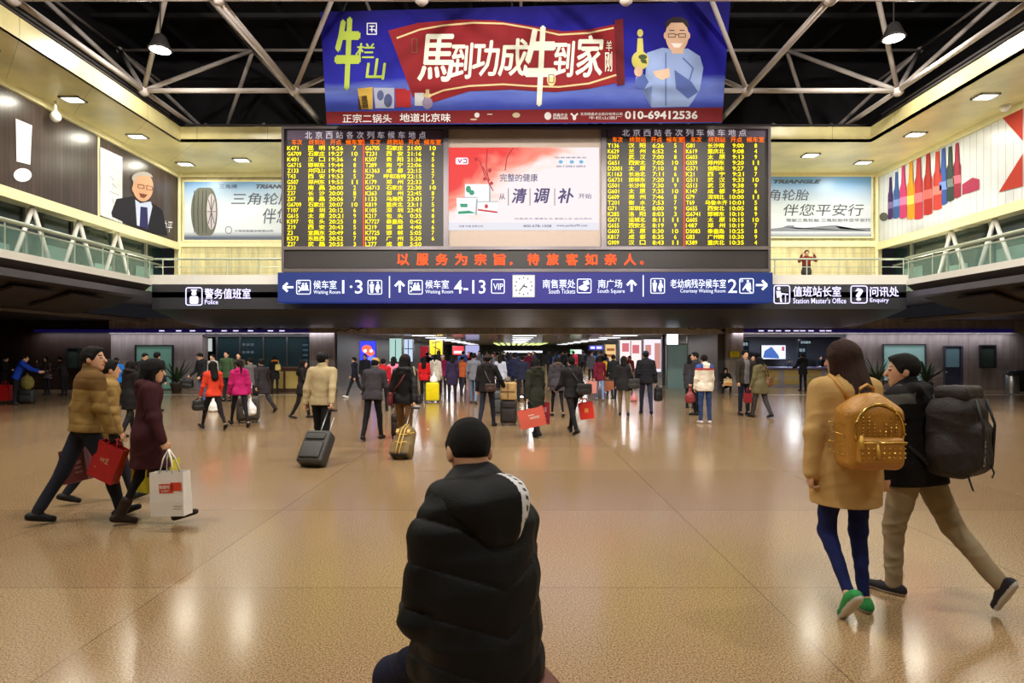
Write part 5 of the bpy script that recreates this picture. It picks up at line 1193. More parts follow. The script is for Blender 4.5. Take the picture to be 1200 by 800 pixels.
def d3(t, w, h, d):
    deco_rect(t, w, h, -d * .5, [(30, 26, 72, 47), (64, 23, 96, 42)], (206, 66, 40)); deco_text(t, w, h, -d * .51, [('稻香村', 32, 29, 62, 37), ('北京特产', 36, 40, 60, 44)], (240, 236, 230)); deco_text(t, w, h, -d * .5, [('DAOXIANGCUN', 62, 76, 94, 79), ('BEIJING', 66, 82, 92, 85)], (60, 60, 60), 'small_lettering')
q = px(189, 528, 5.15)
tote('white paper shopping bag with an orange print held by the maroon coat woman', Vector((w2.hand[1].x + .06, w2.hand[1].y - .06, w2.hand[1].z)), .34, .40, .12, (222, 218, 214), -8, -3, .20, 'paper_bag', deco=d3, taper=.98, strap=(235, 232, 228))
def d4(t, w, h, d): deco_rect(t, w, h, -d * .5, [(42, 8, 96, 56)], (70, 44, 36)); deco_rect(t, w, h, -d * .51, [(50, 12, 60, 30), (76, 20, 84, 40)], (150, 110, 50), 'print_figure')
tote('bright yellow paper bag behind the legs of the maroon coat woman', w2.hand[0] + Vector((-.05, -.02, .02)), .46, .36, .13, (206, 196, 30), -14, 4, .14, 'paper_bag', deco=d4, taper=.98)

# trolley pullers in the centre left
x, y = 1155 / (541 - 412), 0
b1x, b1y = at(372, 556)
m4 = pp('man in a beige jacket and black cap walking away pulling a black trolley case', 377, 536, 409, -4, legs=WS, arms=((-8, 12, 8), (-26, 8, 4)), top=(176, 158, 122), bottom=(22, 22, 26), hair='short', hat=('cap', (22, 22, 24)), hem=.1, bulk=1.1, head=(-22, 0), hand_curl=60)
def pulled(label, p, side, dist, w, h, d, col, rx=0, **k):
    """trolley leaning back towards the viewer, its grip in the hand"""
    hd = p.hand[side]; b = Vector((hd.x + rx, hd.y - dist, 0)); v = Vector((0, hd.y - b.y, hd.z)); L = v.length; ang = math.degrees(math.atan2(v.y, v.z))
    rz = math.degrees(math.atan2(hd.x - b.x, dist)) * -1
    return suitcase(label, b, w, h, d, col, rz, -ang, L - h - .05, **k)
pulled('black soft trolley case tilted behind the man in the beige jacket', m4, 1, .62, .40, .52, .23, (48, 46, 44), -.12, wheels=2)
m5 = pp('stooped man in a charcoal jacket and mustard knit cap walking away', 437, 515, 416, -8, legs=WT, arms=((8, 10, 14), (10, 10, 60)), lean=12, head=(-10, 10), top=(58, 54, 60), bottom=(24, 23, 26), hat=('beanie', (176, 138, 84)), hem=.13, bulk=1.16)
w3 = pp('woman in a black leather jacket and brown trousers with a burgundy bag strap', 474, 528, 412, -6, legs=WS, arms=((-4, 14, 10), (-24, 9, 4)), top=(26, 25, 27), bottom=(104, 72, 38), hair='bob', hem=.12, female=True, bulk=1.12, top_rough=.4, hood=True, hat=('beanie', (40, 26, 28)), head=(-20, 0), hand_curl=60)
# olive duffel trolley
def duffel(label, p):
    hd = p.hand[1]; b = Vector((hd.x - .12, hd.y - .62, 0)); v = hd - b; ang = math.degrees(math.atan2(v.y, v.z)); rz = -math.degrees(math.atan2(hd.x - b.x, hd.y - b.y))
    t = empty('duffel_trolley', b, 0, label, 'suitcase'); t.rotation_euler = Euler((R(-ang), 0, R(rz)), 'XYZ')
    m = mat('olive_canvas', (112, 90, 50), .7, 0, .25, 25, .3, 120); ye = mat('yellow_webbing', (210, 170, 80), .6); dk = mat('case_trim', (26, 25, 26), .5)
    q = SDF().cone((0, 0, .17), (0, 0, .46), .145, .135, .04, (.82, 1.05, 1)).rbox((0, 0, .14), (.12, .09, .06), .04, .04); q.disp.append(wrinkle(9, .006, 24)); sdf_obj('bag_body', q, .008, m, t)
    for sx in (-1, 1): MB().tube([(sx * .03, -.15, .03), (sx * .03, -.165, .2), (sx * .03, -.155, .45), (sx * .03, -.06, .60), (sx * .03, .06, .6)], .009, 6).build('webbing_strap', ye, t, True)
    MB().tube([(-.16, -.05, .2), (-.08, -.14, .24), (0, -.165, .2), (.08, -.14, .24), (.16, -.05, .2)], .008, 6).build('webbing_strap', ye, t, True); MB().tube([(-.15, -.06, .45), (-.06, -.15, .36), (.06, -.15, .36), (.15, -.06, .45)], .008, 6).build('webbing_strap', ye, t, True)
    for sx in (-1, 1): MB().box((sx * .09, -.15, .42), (.05, .02, .07), None, .01).build('strap_patch', ye, t)
    MB().box((0, -.02, .06), (.26, .2, .06), None, .02).build('base', dk, t)
    for sx in (-1, 1): MB().cyl((sx * .11 - .012, .06, .03), (sx * .11 + .012, .06, .03), .03, n=12).build('wheel', dk, t)
    L = v.length; g = MB().tube([(-.07, .08, .45), (-.07, .08, L)], .008, 8).tube([(.07, .08, .45), (.07, .08, L)], .008, 8).build('telescopic_handle', M_steel, t, True); MB().box((0, .08, L), (.17, .03, .03), None, .01).build('handle_grip', dk, g)
duffel('olive duffel trolley with yellow webbing pulled by the leather jacket woman', w3)
c = w3.T(w3.P + nv((-.235, -.02, -.02)) * w3.s)
shoulder_bag('burgundy cross-body bag at the left hip of the leather jacket woman', c, .22, .24, .09, (92, 26, 34), -6 + 90, strap_round(w3, 1, c, 1.2))
c = w3.T(w3.P + nv((.26, .0, -.03)) * w3.s)
shoulder_bag('black handbag on a cream strap at the right side of the leather jacket woman', c, .22, .18, .1, (30, 28, 32), 84, [c + Vector((0, 0, .08)), w3.T(w3.J.arm[1][0] + nv((.03, -.09, .04))), w3.T(w3.J.arm[1][0] + nv((.0, 0, .085))), w3.T(w3.J.arm[1][0] + nv((.03, .09, .04))), c + Vector((0, 0, .08))], scol=(190, 178, 150))
bx, by = at(467, 513)
suitcase('dark upright trolley case beside the left leg of the leather jacket woman', (bx, by, 0), .28, .42, .2, (40, 22, 26), 10, 0, .3)

# red, pink pair at the left and neighbours
p = pp('woman in an orange jacket and black trousers striding left with long hair', 250, 503, 418, 48, legs=((28, 4), (-22, 20)), arms=((8, 10, 20), (8, 10, 14)), top=(206, 62, 40), bottom=(26, 22, 26), shoes=(36, 30, 30), hair='long', hem=.1, female=True, slim=.9, hand_curl=60)
c = p.hand[0] + Vector((0, 0, -.15)); shoulder_bag('black handbag in the hand of the orange jacket woman', c, .3, .24, .12, (26, 25, 27), 40, [c + Vector((-.08, 0, .1)), p.hand[0] + Vector((0, 0, .02)), c + Vector((.08, 0, .1))])
p = pp('woman in a magenta padded jacket with a ponytail walking left', 281, 500, 419, 40, legs=((26, 4), (-16, 14)), arms=((6, 10, 14), (-2, 12, 6)), top=(176, 30, 98), bottom=(26, 24, 30), shoes=(30, 28, 30), hair='pony', hem=.13, female=True, slim=.9, bulk=1.1, puffer=(.1, .007, 0), hood=True, hand_curl=60)
plastic_bag('white plastic bag in the right hand of the magenta jacket woman', p.hand[1], .15, .3)
bx, by = at(283, 497); suitcase('dark olive suitcase on wheels behind the magenta jacket woman', (bx, by + .35, 0), .5, .56, .28, (66, 60, 54), 20, 0, .35, band=None)
bx, by = at(254, 481); plastic_bag('white plastic bag low behind the legs of the orange jacket woman', (bx + .05, by - .3, .405), .14, .28)
p = pp('man in a black jacket and blue jeans with bowed head near the left granite pier', 237, 474, 412, 150, legs=ST, arms=((10, 10, 30), (10, 10, 40)), head=(-10, 24), top=(28, 28, 34), bottom=(84, 98, 130), shoes=(196, 192, 186), hem=.12, bulk=1.1)
c = p.hand[1] + Vector((-.05, 0, -.2)); shoulder_bag('black holdall held by the man in blue jeans near the pier', c, .42, .3, .2, (24, 24, 28), 10, [c + Vector((-.1, 0, .12)), p.hand[1] + Vector((0, 0, .02)), c + Vector((.1, 0, .12))])
pp('balding man in a green jacket behind the orange jacket woman', 266, 470, 410, 175, legs=ST, top=(62, 84, 58), bottom=(40, 40, 46), hair='crop')
pp('man in a pale shirt half hidden behind the orange jacket woman', 250, 468, 414, 160, legs=ST, top=(186, 180, 176), bottom=(36, 36, 44))
pp('round faced man in a brown jacket behind the magenta jacket woman', 280, 469, 412, 185, legs=ST, top=(70, 58, 48), bottom=(40, 38, 42))
pp('man in glasses in a grey coat standing right of the magenta jacket woman', 294, 478, 419, 60, legs=ST, arms=AP, top=(96, 92, 92), bottom=(36, 36, 42), hem=.2)
pp('man in a dark charcoal coat and boots striding left by the service counter', 307, 484, 416, 55, legs=((30, 6), (-26, 24)), arms=AW, top=(44, 40, 44), bottom=(44, 42, 46), shoes=(40, 34, 30), hem=.3, boots=True, topkind='coat')
p = pp('woman in a black coat and orange scarf facing the left service counter', 322, 462, 416, 20, legs=ST, arms=AP, top=(26, 24, 28), bottom=(30, 30, 34), hair='bob', female=True, hem=.28, trim=(206, 116, 40), topkind='coat')
c = p.T(nv((.12, -.22, 1.05))); shoulder_bag('yellow bag hanging on the back of the orange scarf woman', c, .22, .26, .1, (196, 176, 96), 20, [c + Vector((0, 0, .1)), p.T(p.J.arm[1][0] + nv((0, 0, .09))), c + Vector((.03, .05, .1))])
pp('woman in a black coat waiting at the end of the left service counter', 354, 490, 424, -80, legs=WS, arms=AP, top=(28, 24, 26), bottom=(26, 26, 30), hair='long', female=True, hem=.25, topkind='coat')

# left edge
x, y = at(8, 474)
pp('person in a black jacket with bowed head at the far left edge', 4, 466, 416, -70, legs=ST, arms=AP, head=(0, 20), top=(30, 27, 30), bottom=(26, 25, 30), hem=.14)
p = pp('person in a bright blue jacket bending over luggage at the far left', 19, 474, 413, -60, legs=ST, arms=((50, 8, 20), (50, 8, 20)), lean=22, top=(24, 60, 170), bottom=(28, 28, 36), hem=.1, head=(0, 10))
bx, by = at(14, 472); q = SDF(); tote('red carrier bag on the floor at the far left edge', (bx, by - .25, .72), .36, .5, .2, (206, 30, 32), 5, 0, .12, 'carrier_bag')
bx, by = at(35, 473); suitcase('black trolley case under an olive sack at the far left', (bx, by - .1, 0), .42, .40, .26, (28, 28, 32), 15, 0, .0)
t = empty('olive_sack', (bx, by - .1, .45), 0, 'plump olive green sack resting on a black case at the far left', 'bag'); q = SDF().ell((0, 0, .22), (.2, .15, .24), .03).cone((0, 0, .3), (0, 0, .48), .1, .05, .05); q.disp.append(wrinkle(8, .012, 22)); sdf_obj('sack_body', q, .014, mat('olive_sack', (120, 110, 52), .8), t); MB().tube([(-.08, 0, .46), (-.03, 0, .54), (.03, 0, .54), (.08, 0, .46)], .012, 6).build('carry_loop', mat('case_trim', (26, 25, 26)), t)
pp('woman in a patterned dark coat holding a phone by the brown wall', 55, 463, 417, 170, legs=ST, arms=((10, 10, 60), (50, 20, 110, 30)), top=(56, 44, 48), bottom=(30, 28, 32), hair='bob', female=True, hem=.22, extra_mats=((130, 116, 116),), paint=lambda C, c: ((np.sin(C[:, 0] * 60) * np.sin(C[:, 2] * 60)) > .45).astype(int), topkind='coat')
pp('person in a dark jacket leaning on luggage beside the brown wall', 75, 463, 424, 100, legs=ST, arms=AP, lean=14, top=(38, 34, 36), bottom=(28, 28, 32))
pp('person in a tan padded coat walking just ahead of the mustard jacket man', 124, 588, 408, -45, legs=((-18, 16), (20, 6)), arms=A0, top=(150, 120, 70), bottom=(34, 36, 46), hem=.2, hair='short', puffer=(.1, .008, 0), bulk=1.08, H=1.62)
p = pp('person in a bright blue jacket far behind the mustard jacket man', 136, 475, 418, 20, legs=ST, top=(30, 110, 200), bottom=(30, 30, 38))
pp('person in a black fur collared coat walking behind the maroon coat woman', 152, 511, 420, -20, legs=WS, arms=A0, top=(24, 21, 22), bottom=(22, 22, 24), hair='bob', hem=.34, bulk=1.15, trim=(40, 32, 30), topkind='coat', female=True)
pp('man in a black jacket looking down by the green lit window', 168, 478, 412, -110, legs=ST, arms=AP, head=(0, 20), top=(26, 26, 30), bottom=(26, 26, 30))
pp('man in a navy padded jacket seen from behind in front of the green lit window', 183, 482, 411, -10, legs=ST, top=(28, 32, 44), bottom=(26, 26, 32), puffer=(.11, .008, 0), bulk=1.15)

# centre crowd
p = pp('man in a navy jacket and white shoes walking left by the corridor mouth', 416, 466, 416, 80, legs=WA, arms=AW, top=(28, 30, 42), bottom=(30, 32, 38), shoes=(220, 218, 214))
pp('person in a dark grey jacket facing this way under the blue lit poster', 428, 462, 414, 175, legs=ST, top=(40, 42, 50), bottom=(30, 30, 36))
pp('woman in a pink jacket walking away beside the leather jacket woman', 461, 478, 416, -5, legs=WS, top=(226, 130, 158), bottom=(40, 36, 44), hair='bob', female=True)
pp('woman in a red jacket just right of the charcoal jacket man', 449, 482, 421, 10, legs=WT, top=(176, 28, 40), bottom=(36, 32, 40), hair='short')
p = pp('woman in a red coat walking away next to the yellow suitcase', 497, 469, 416, 0, legs=WS, arms=A0, top=(196, 28, 34), bottom=(28, 26, 32), hair='long', female=True, hem=.18)
p = pp('woman in a cream hooded coat pulling the yellow suitcase', 510, 468, 414, -8, legs=ST, arms=A0, top=(198, 190, 176), bottom=(120, 110, 104), hair='bob', female=True, hem=.24, hood=True, topkind='coat')
bx, by = at(507, 471); suitcase('bright yellow hard suitcase with ribs in the centre left', (bx, by - .05, 0), .44, .6, .26, (226, 206, 20), 8, 0, .25, 'hard')
plastic_bag('white plastic bag resting on top of the yellow suitcase', (bx + .04, by - .05, .99), .13, .22)
pp('person in a white knit hat and magenta coat facing this way', 519, 462, 415, 170, legs=ST, top=(150, 30, 84), bottom=(34, 32, 40), hat=('beanie', (230, 228, 230)), female=True)
pp('woman in a dark purple long coat standing in the centre left', 530, 471, 414, 12, legs=ST, arms=A0, top=(48, 38, 66), bottom=(40, 34, 50), hair='bob', female=True, hem=.34, topkind='coat')
pp('man in a rust orange jacket just behind the dark purple coat', 541, 463, 416, -20, legs=WS, top=(176, 88, 46), bottom=(44, 44, 56))
p = pp('man in a grey blue jacket and pale jeans walking away', 555, 473, 412, -6, legs=WS, arms=A0, top=(110, 112, 124), bottom=(104, 122, 154), shoes=(60, 60, 66))
p = pp('man in a black jacket with a brown waist bag pulling a loaded black trolley', 571, 500, 413, -14, legs=WT, arms=((-4, 12, 8), (16, 22, 26)), top=(28, 26, 28), bottom=(34, 38, 52), hem=.13, bulk=1.16, hood=True, hand_curl=60, hat=('fur', (44, 32, 26)))
c = p.T(p.P + nv((.14, -.23, .0))); shoulder_bag('brown leather waist bag on the back of the man with the loaded trolley', c, .26, .18, .1, (66, 46, 40), -14, strap_round(p, -1, c, 1.1))
bx, by = at(596, 498); suitcase('black upright trolley case carrying a tan carton in the middle', (bx, by, 0), .37, .52, .25, (40, 34, 36), -4, 0, .42)
t = empty('tan_parcel', (bx, by - .04, .57), R(-6), 'tan wrapped parcel tied to the top of a black trolley case', 'parcel'); q = SDF().rbox((0, 0, .2), (.14, .09, .16), .04); q.disp.append(wrinkle(6, .008, 28)); sdf_obj('wrapping', q, .012, mat('tan_wrap', (178, 144, 92), .6, 0, .2, 20), t)
MB().tube([(-.17, -.145, .2), (0, -.15, .21), (.17, -.145, .2)], .01, 6).tube([(0, -.15, .02), (0, -.15, .38)], .01, 6).build('cord', mat('parcel_cord', (120, 90, 50), .7), t)
bx, by = at(584, 487); suitcase('dark grey suitcase left of the loaded black trolley', (bx, by, 0), .4, .6, .26, (62, 64, 66), 4, 0, .3)
pp('woman in a pale blue top behind the man with the loaded trolley', 586, 470, 414, -10, legs=WS, top=(180, 184, 204), bottom=(36, 36, 46), hair='bob', female=True)
bx, by = at(609, 465); suitcase('brown soft suitcase standing right of the tan parcel', (bx, by, 0), .42, .55, .24, (120, 96, 72), -8, 0, .2)
pp('man in a navy padded jacket beside the brown suitcase', 603, 466, 413, 4, legs=ST, top=(30, 34, 62), bottom=(28, 30, 40), bulk=1.15)
pp('man in a dark blue jacket walking just right of the brown suitcase', 612, 470, 415, -4, legs=WT, top=(34, 36, 58), bottom=(30, 30, 40), bulk=1.1)
p = pp('woman in a long dark olive coat with fur hood carrying a coral gift bag', 628, 511, 417, -150 + 180, legs=WT, arms=((-10, 12, 6), (4, 9, 10)), top=(40, 42, 34), bottom=(28, 24, 26), shoes=(26, 24, 26), hair='bob', female=True, hem=.38, bulk=1.14, trim=(48, 44, 38), topkind='coat', boots=True, hand_curl=60, hood=True)
def d5(t, w, h, d): deco_rect(t, w, h, -d * .54, [(42, 44, 78, 56), (36, 32, 60, 36)], (240, 220, 210)); deco_text(t, w, h, -d * .56, [('北京烤鸭', 44, 46, 76, 54)], (206, 92, 76))
tote('coral pink gift bag in the hand of the olive fur-hood woman', p.hand[0] + Vector((.02, -.05, .0)), .5, .36, .14, (206, 92, 76), 5, -12, .14, 'gift_bag', deco=d5, taper=1, strap=(40, 36, 36))
q = tote('maroon gift box bag right of the coral gift bag', p.hand[1] + Vector((.06, .0, .04)), .2, .42, .14, (140, 20, 44), -5, 0, .1, 'gift_bag', deco=lambda t, w, h, d: deco_text(t, w, h, -d * .56, [('福', 30, 20, 70, 44), ('礼', 30, 54, 70, 76)], (220, 150, 160)), taper=1)
p = pp('woman in a dark grey fur hooded jacket and black leggings', 653, 488, 415, 8, legs=WS, arms=A0, top=(62, 58, 64), bottom=(24, 22, 26), hair='bob', female=True, hem=.22, bulk=1.15, trim=(90, 70, 54), slim=.8, puffer=(.12, .008, 0), hood=True)
p = pp('man in a black jacket striding right of centre with a messenger bag and red bag', 671, 508, 413, 20, legs=((-26, 8), (26, 8)), arms=((10, 10, 50), (-4, 10, 10)), top=(30, 28, 31), bottom=(24, 23, 26), hair='short', hem=.14, bulk=1.12, hand_curl=60, lean=6)
c = p.T(p.P + nv((.17, -.17, .06))); shoulder_bag('black messenger bag on the back of the striding man in black', c, .38, .24, .1, (32, 31, 35), 24, strap_round(p, -1, c, 1.1))
tote('red carrier bag hanging behind the striding man in black', p.hand[1] + Vector((.05, .02, .03)), .30, .34, .12, (206, 44, 34), 0, -8, .1, 'carrier_bag', deco=lambda t, w, h, d: deco_text(t, w, h, -d * .56, [('喜', 34, 34, 64, 60)], (230, 170, 90)))
p = pp('woman in a burgundy jacket and blue jeans walking away', 703, 469, 416, -6, legs=WS, arms=AW, top=(106, 24, 44), bottom=(110, 128, 168), shoes=(150, 146, 150), hair='bob', female=True, hem=.18, hood=True)
tote('brown paper bag held by the burgundy jacket woman', p.hand[1] + Vector((.1, 0, .0)), .36, .34, .14, (150, 84, 52), 0, 0, .1, 'paper_bag')
tote('pale pink bag on the left side of the burgundy jacket woman', p.hand[0] + Vector((-.08, 0, .06)), .34, .4, .14, (206, 130, 120), 0, 0, .1, 'cloth_bag')
pp('person in a bright yellow jacket just ahead of the burgundy jacket woman', 709, 463, 417, -8, legs=WT, top=(222, 176, 24), bottom=(40, 40, 54), bulk=1.15)
p = pp('woman in a black coat and khaki trousers with a grey shoulder bag', 731, 487, 415, -10, legs=WS, arms=A0, top=(34, 32, 34), bottom=(122, 104, 74), hair='bob', female=True, hem=.22, bulk=1.12)
c = p.T(p.P + nv((.25, -.08, -.02))); shoulder_bag('grey black shoulder bag at the right hip of the khaki trousers woman', c, .34, .28, .12, (48, 46, 48), 10, [c + Vector((0, 0, .12)), p.T(p.J.arm[1][0] + nv((.02, -.09, .04))), p.T(p.J.arm[1][0] + nv((0, 0, .09))), p.T(p.J.arm[1][0] + nv((.02, .09, .03))), c + Vector((0, 0, .12))], scol=(110, 106, 104))
bx, by = at(743, 470); plastic_bag('small pink carrier bag beside the khaki trousers woman', (bx, by, .345), .12, .22, (206, 120, 124))
p = pp('man in a black padded jacket and knit hat walking away with a black bag', 757, 485, 409, -6, legs=WS, arms=((-2, 11, 10), (0, 12, 8)), top=(28, 28, 34), bottom=(44, 44, 60), shoes=(30, 30, 34), hair='short', hat=('beanie', (40, 42, 66)), hem=.12, bulk=1.15, puffer=(.085, .011, 0), hand_curl=60)
c = p.hand[1] + Vector((.06, 0, -.24)); shoulder_bag('soft black bag hanging from the hand of the padded jacket man', c, .24, .40, .14, (26, 27, 32), 20, [c + Vector((-.03, 0, .17)), p.hand[1] + Vector((0, 0, .02)), c + Vector((.03, 0, .17))], flap=False)
pp('man in a dark jacket walking just left of the black coat woman', 719, 468, 414, 5, legs=WT, top=(30, 32, 36), bottom=(34, 38, 52))
pp('woman in a pale red jacket in front of the bright shop window', 738, 455, 416, 160, legs=ST, top=(190, 90, 96), bottom=(50, 44, 56), hair='bob', female=True)

# right of centre
def stripe(C, c):
    q = (C - c.P) @ c.u / c.s; d_ = (C - c.N) @ c.fw; ix = np.zeros(len(C)); ix[(q > .37) & (q < .41) & (d_ < .09)] = 1; ix[(q > .41) & (np.abs(C[:, 0]) > .08)] = 2; return ix
p = pp('woman in a white jacket with red and blue shoulder stripes and jeans', 826, 496, 414, 6, legs=ST, arms=A0, top=(224, 212, 196), bottom=(44, 64, 108), shoes=(190, 176, 176), hair='short', female=True, hem=.16, bulk=1.16, extra_mats=((176, 52, 50), (60, 80, 150)), paint=stripe, hood=True)
p = pp('man in a charcoal coat standing close behind the white jacket woman', 816, 486, 411, 60, legs=ST, arms=A0, top=(48, 46, 52), bottom=(30, 28, 34), hem=.3, topkind='coat', head=(20, 0))
plastic_bag('dark red bag in the hand of the charcoal coat man', p.hand[0] + Vector((-.04, -.1, 0)), .13, .3, (130, 44, 48))
pp('woman in a dark grey coat left of the white jacket woman', 809, 478, 414, -40, legs=ST, top=(58, 56, 62), bottom=(32, 30, 36), hair='bob', female=True, hem=.34, topkind='coat')
p = pp('man in a dark brown jacket and navy jeans facing his companion', 872, 486, 409, -165, legs=ST, arms=A0, top=(52, 46, 38), bottom=(30, 34, 52), hem=.13, bulk=1.1, extra_mats=((110, 106, 112),), paint=lambda C, c: (((C - c.P) @ c.fw > .05) & (np.abs(C[:, 0]) < .07)).astype(int))
p = pp('woman in an olive hooded parka talking with the brown jacket man', 891, 489, 416, 28, legs=WS, arms=((4, 9, 16), (6, 9, 50)), top=(104, 96, 68), bottom=(66, 60, 62), hair='bob', female=True, hem=.28, bulk=1.14, hood=True, topkind='coat', trouser_r=1.15)
c = p.T(p.P + nv((.24, -.06, .05))); shoulder_bag('brown round shoulder bag on the olive parka woman', c, .28, .26, .13, (122, 84, 56), 40, [c + Vector((0, 0, .1)), p.T(p.J.arm[1][0] + nv((.02, -.09, .04))), p.T(p.J.arm[1][0] + nv((0, 0, .09))), p.T(p.J.arm[1][0] + nv((.02, .09, .03))), c + Vector((0, 0, .1))])
tote('small dark red bag hanging between the brown jacket man and the parka woman', p.hand[0] + Vector((-.06, 0, .04)), .2, .24, .1, (130, 22, 34), 0, 0, .14, 'carrier_bag')
pp('man in a dark jacket seen between the brown jacket man and the parka woman', 882, 466, 415, 170, legs=ST, top=(44, 40, 46), bottom=(34, 34, 42))
x, y = at(849, 461)
p = person('woman with long hair crouching at the foot of the right granite pier', x, y, 175, 1.6, legs=((95, 120, 8, 0), (92, 118, 8, 0)), arms=((40, 12, 50, 30), (40, 12, 50, 30)), lean=12, head=(0, 14), top=(34, 30, 32), bottom=(30, 28, 30), hair='long', female=True, pelvis=.36, vox=.014)
tote('white and yellow bag on the lap of the crouching woman', p.T(nv((0, .44, .66))), .3, .26, .16, (224, 204, 150), 175 + 180, 0, .06, 'carrier_bag', deco=lambda t, w, h, d: deco_rect(t, w, h, -d * .56, [(10, 55, 90, 90)], (214, 130, 50)))
p = pp('person in a black coat standing at the right service counter', 941, 458, 413, 5, legs=ST, arms=((20, 10, 50), (20, 10, 50)), top=(32, 32, 36), bottom=(26, 26, 32), hem=.2, bulk=1.15)
# staff behind the counter
x = lambda q, Y: (q - 600) * Y / FPX
person('clerk in a dark uniform and cap sitting behind the right counter under the screen', x(925, 29.6), 29.6, 175, 1.6, pelvis=.62, legs=((85, 85), (85, 85)), arms=((30, 8, 50), (30, 8, 50)), top=(34, 36, 50), bottom=(30, 30, 40), vox=.02, hat=('cap', (30, 32, 44)), lean=4)
person('clerk in a dark uniform behind the right counter by the open doorway', x(962, 29.6), 29.6, 175, 1.62, pelvis=.78, legs=((60, 60), (60, 60)), arms=((30, 8, 50), (30, 8, 50)), top=(28, 30, 40), bottom=(30, 30, 40), vox=.02)
# balcony visitor
p_ = px(945, 292, 22.2)
person('person in a red and grey jacket taking a photo from the balcony', p_.x, 22.2, 165, 1.7, legs=ST, arms=((60, 20, 100, 30), (60, 24, 100, 30)), head=(0, 2), top=(126, 50, 44), bottom=(44, 46, 60), extra_mats=((70, 66, 66),), paint=lambda C, c: (((C - c.P) @ c.u) < .16).astype(int), vox=.018, z0=3.75)

# ------------------------------------------------------------------ crowd far down the corridor
rg = random.Random(4)
protos = []
kinds = [dict(legs=WS, arms=A0, hair='short', hem=.14, bulk=1.1), dict(legs=WT, arms=AW, hair='bob', female=True, hem=.28, topkind='coat'), dict(legs=ST, arms=A0, hair='short', hem=.2, bulk=1.15, hood=True), dict(legs=WA, arms=AX, hair='long', female=True, hem=.12)]
cols = [('dark', (30, 30, 36)), ('navy', (34, 38, 62)), ('dark', (44, 42, 48)), ('grey', (104, 104, 114)), ('red', (170, 40, 52)), ('brown', (96, 70, 54)), ('dark', (26, 26, 30)), ('wine red', (110, 30, 56)), ('white', (206, 204, 206)), ('blue', (50, 80, 140))]
def copy_person(src, loc, rz, m, label, group, sc_):
    r = src.copy(); COL.objects.link(r); r.location = loc; r.rotation_euler = (0, 0, rz); r.scale = (sc_,) * 3; r['label'] = label; r['group'] = group
    for ch in src.children:
        c = ch.copy(); COL.objects.link(c); c.parent = r; c.matrix_parent_inverse = Matrix()
        if ch.name.split('.')[0] in ('jacket', 'coat'): c.material_slots[0].link = 'OBJECT'; c.material_slots[0].material = m
    return r
first = []
spots = []
for r_ in range(15):
    Y = 26.5 + r_ * 2.5
    for k in range(5):
        spots.append((490 + 225 * (k + rg.random()) / 5.0, Y + rg.random() * 2.2))
for i, (pxx, Y) in enumerate(spots):
    Y = Y + (.9 if i == 20 else 0)
    kx = rg.choice([0, 0, 0, 180, 180, 20, -20]); cn, cc = cols[(i * 3 + rg.randrange(3)) % len(cols)]
    loc = (max(-6.9, min(8.2, (pxx - 600) * Y / FPX)), Y, 0); lab = 'small distant traveller in %s clothing in the packed crowd down the corridor' % cn; grp = 'distant corridor crowd in %s clothing' % cn
    if i < 4:
        p = person(lab, loc[0], Y, kx, 1.68, vox=.022, top=cc, bottom=(34, 34, 44), group=grp, **kinds[i]); first.append(p.root)
    else: copy_person(first[i % 4], loc, R(kx + rg.uniform(-15, 15)), cloth(cc), lab, grp, rg.uniform(.94, 1.06))

# ------------------------------------------------------------------ shop fronts, counters, screens, plants
FY = plane_f(YB)
def light_box(name, label, rect, Y, col, e, d=.25, cat='sign', z0=False, deco=()):
    x0, y0, x1, y1 = rect; a, b = px(x0, y1, Y), px(x1, y0, Y); t = empty(name, ((a.x + b.x) / 2, Y, 0 if z0 else a.z), 0, label, cat)
    under(MB().b2((a.x, Y + .01, 0 if z0 else a.z), (b.x, Y + d, b.z), .01).build('case', M_dgrey), t); f = plane_f(Y)
    under(flats('lit_face', f, [box_(x0 + .5, y0 + .5, x1 - .5, y1 - .5)], emat('lit_' + name, col, e), None, .0, .006), t)
    for k, (nm, polys, c, ee) in enumerate(deco): under(flats(nm, f, polys, emat('lit_' + nm, c, ee), None, .012 + k * .006), t)
    return t
light_box('poster_lightbox', 'glowing blue poster with a red and white blob on the left corridor wall', (421, 399, 441, 427), 26.6, (60, 70, 230), 1.3, .12, 'poster', deco=[('red_blob', [ellp(430, 409, 6, 5), ellp(434, 413, 5, 4)], (255, 110, 80), 1.3), ('white_blob', [ellp(428, 411, 2, 2), ellp(435, 411, 2, 2)], (250, 240, 240), 1.3), ('lower_blob', [ellp(435, 420, 4, 3)], (120, 140, 250), 1.2)])
def shop(label, rect, Y, col, e, deco=()): return light_box('shop_front', label, rect, Y, col, e, .3, 'shop', deco=deco)
shop('pale green lit shop window far left in the corridor', (456, 396, 471, 424), 30, (176, 214, 206), 1.0, [('window_mullion', [box_(463, 398, 464, 424)], (90, 110, 110), .5)])
shop('white blue lit shop window in the left side of the corridor', (473, 397, 484, 424), 32, (196, 214, 240), 1.1, [('window_mullion', [box_(478, 398, 479, 424), box_(474, 408, 484, 409)], (90, 100, 130), .5)])
shop('dark red shop board in the left side of the corridor', (492, 405, 503, 420), 33, (170, 24, 44), .7)
t = light_box('hanging_sign', 'tall glowing yellow shop sign with dark marks in the corridor', (503, 398, 519, 416), 33.5, (255, 222, 30), 1.1, .2, deco=[('sign_letters', stroke([(506, 402), (516, 400)], 1) + stroke([(508, 406), (516, 410)], 1.2) + stroke([(511, 399), (510, 415)], 1), (150, 110, 10), .5)])
shop('red and white glowing shop sign left of the corridor middle', (530, 405, 544, 416), 38, (240, 60, 70), 1.3, [('white_lettering', [box_(532, 411, 542, 414)], (255, 235, 235), 1.4)])
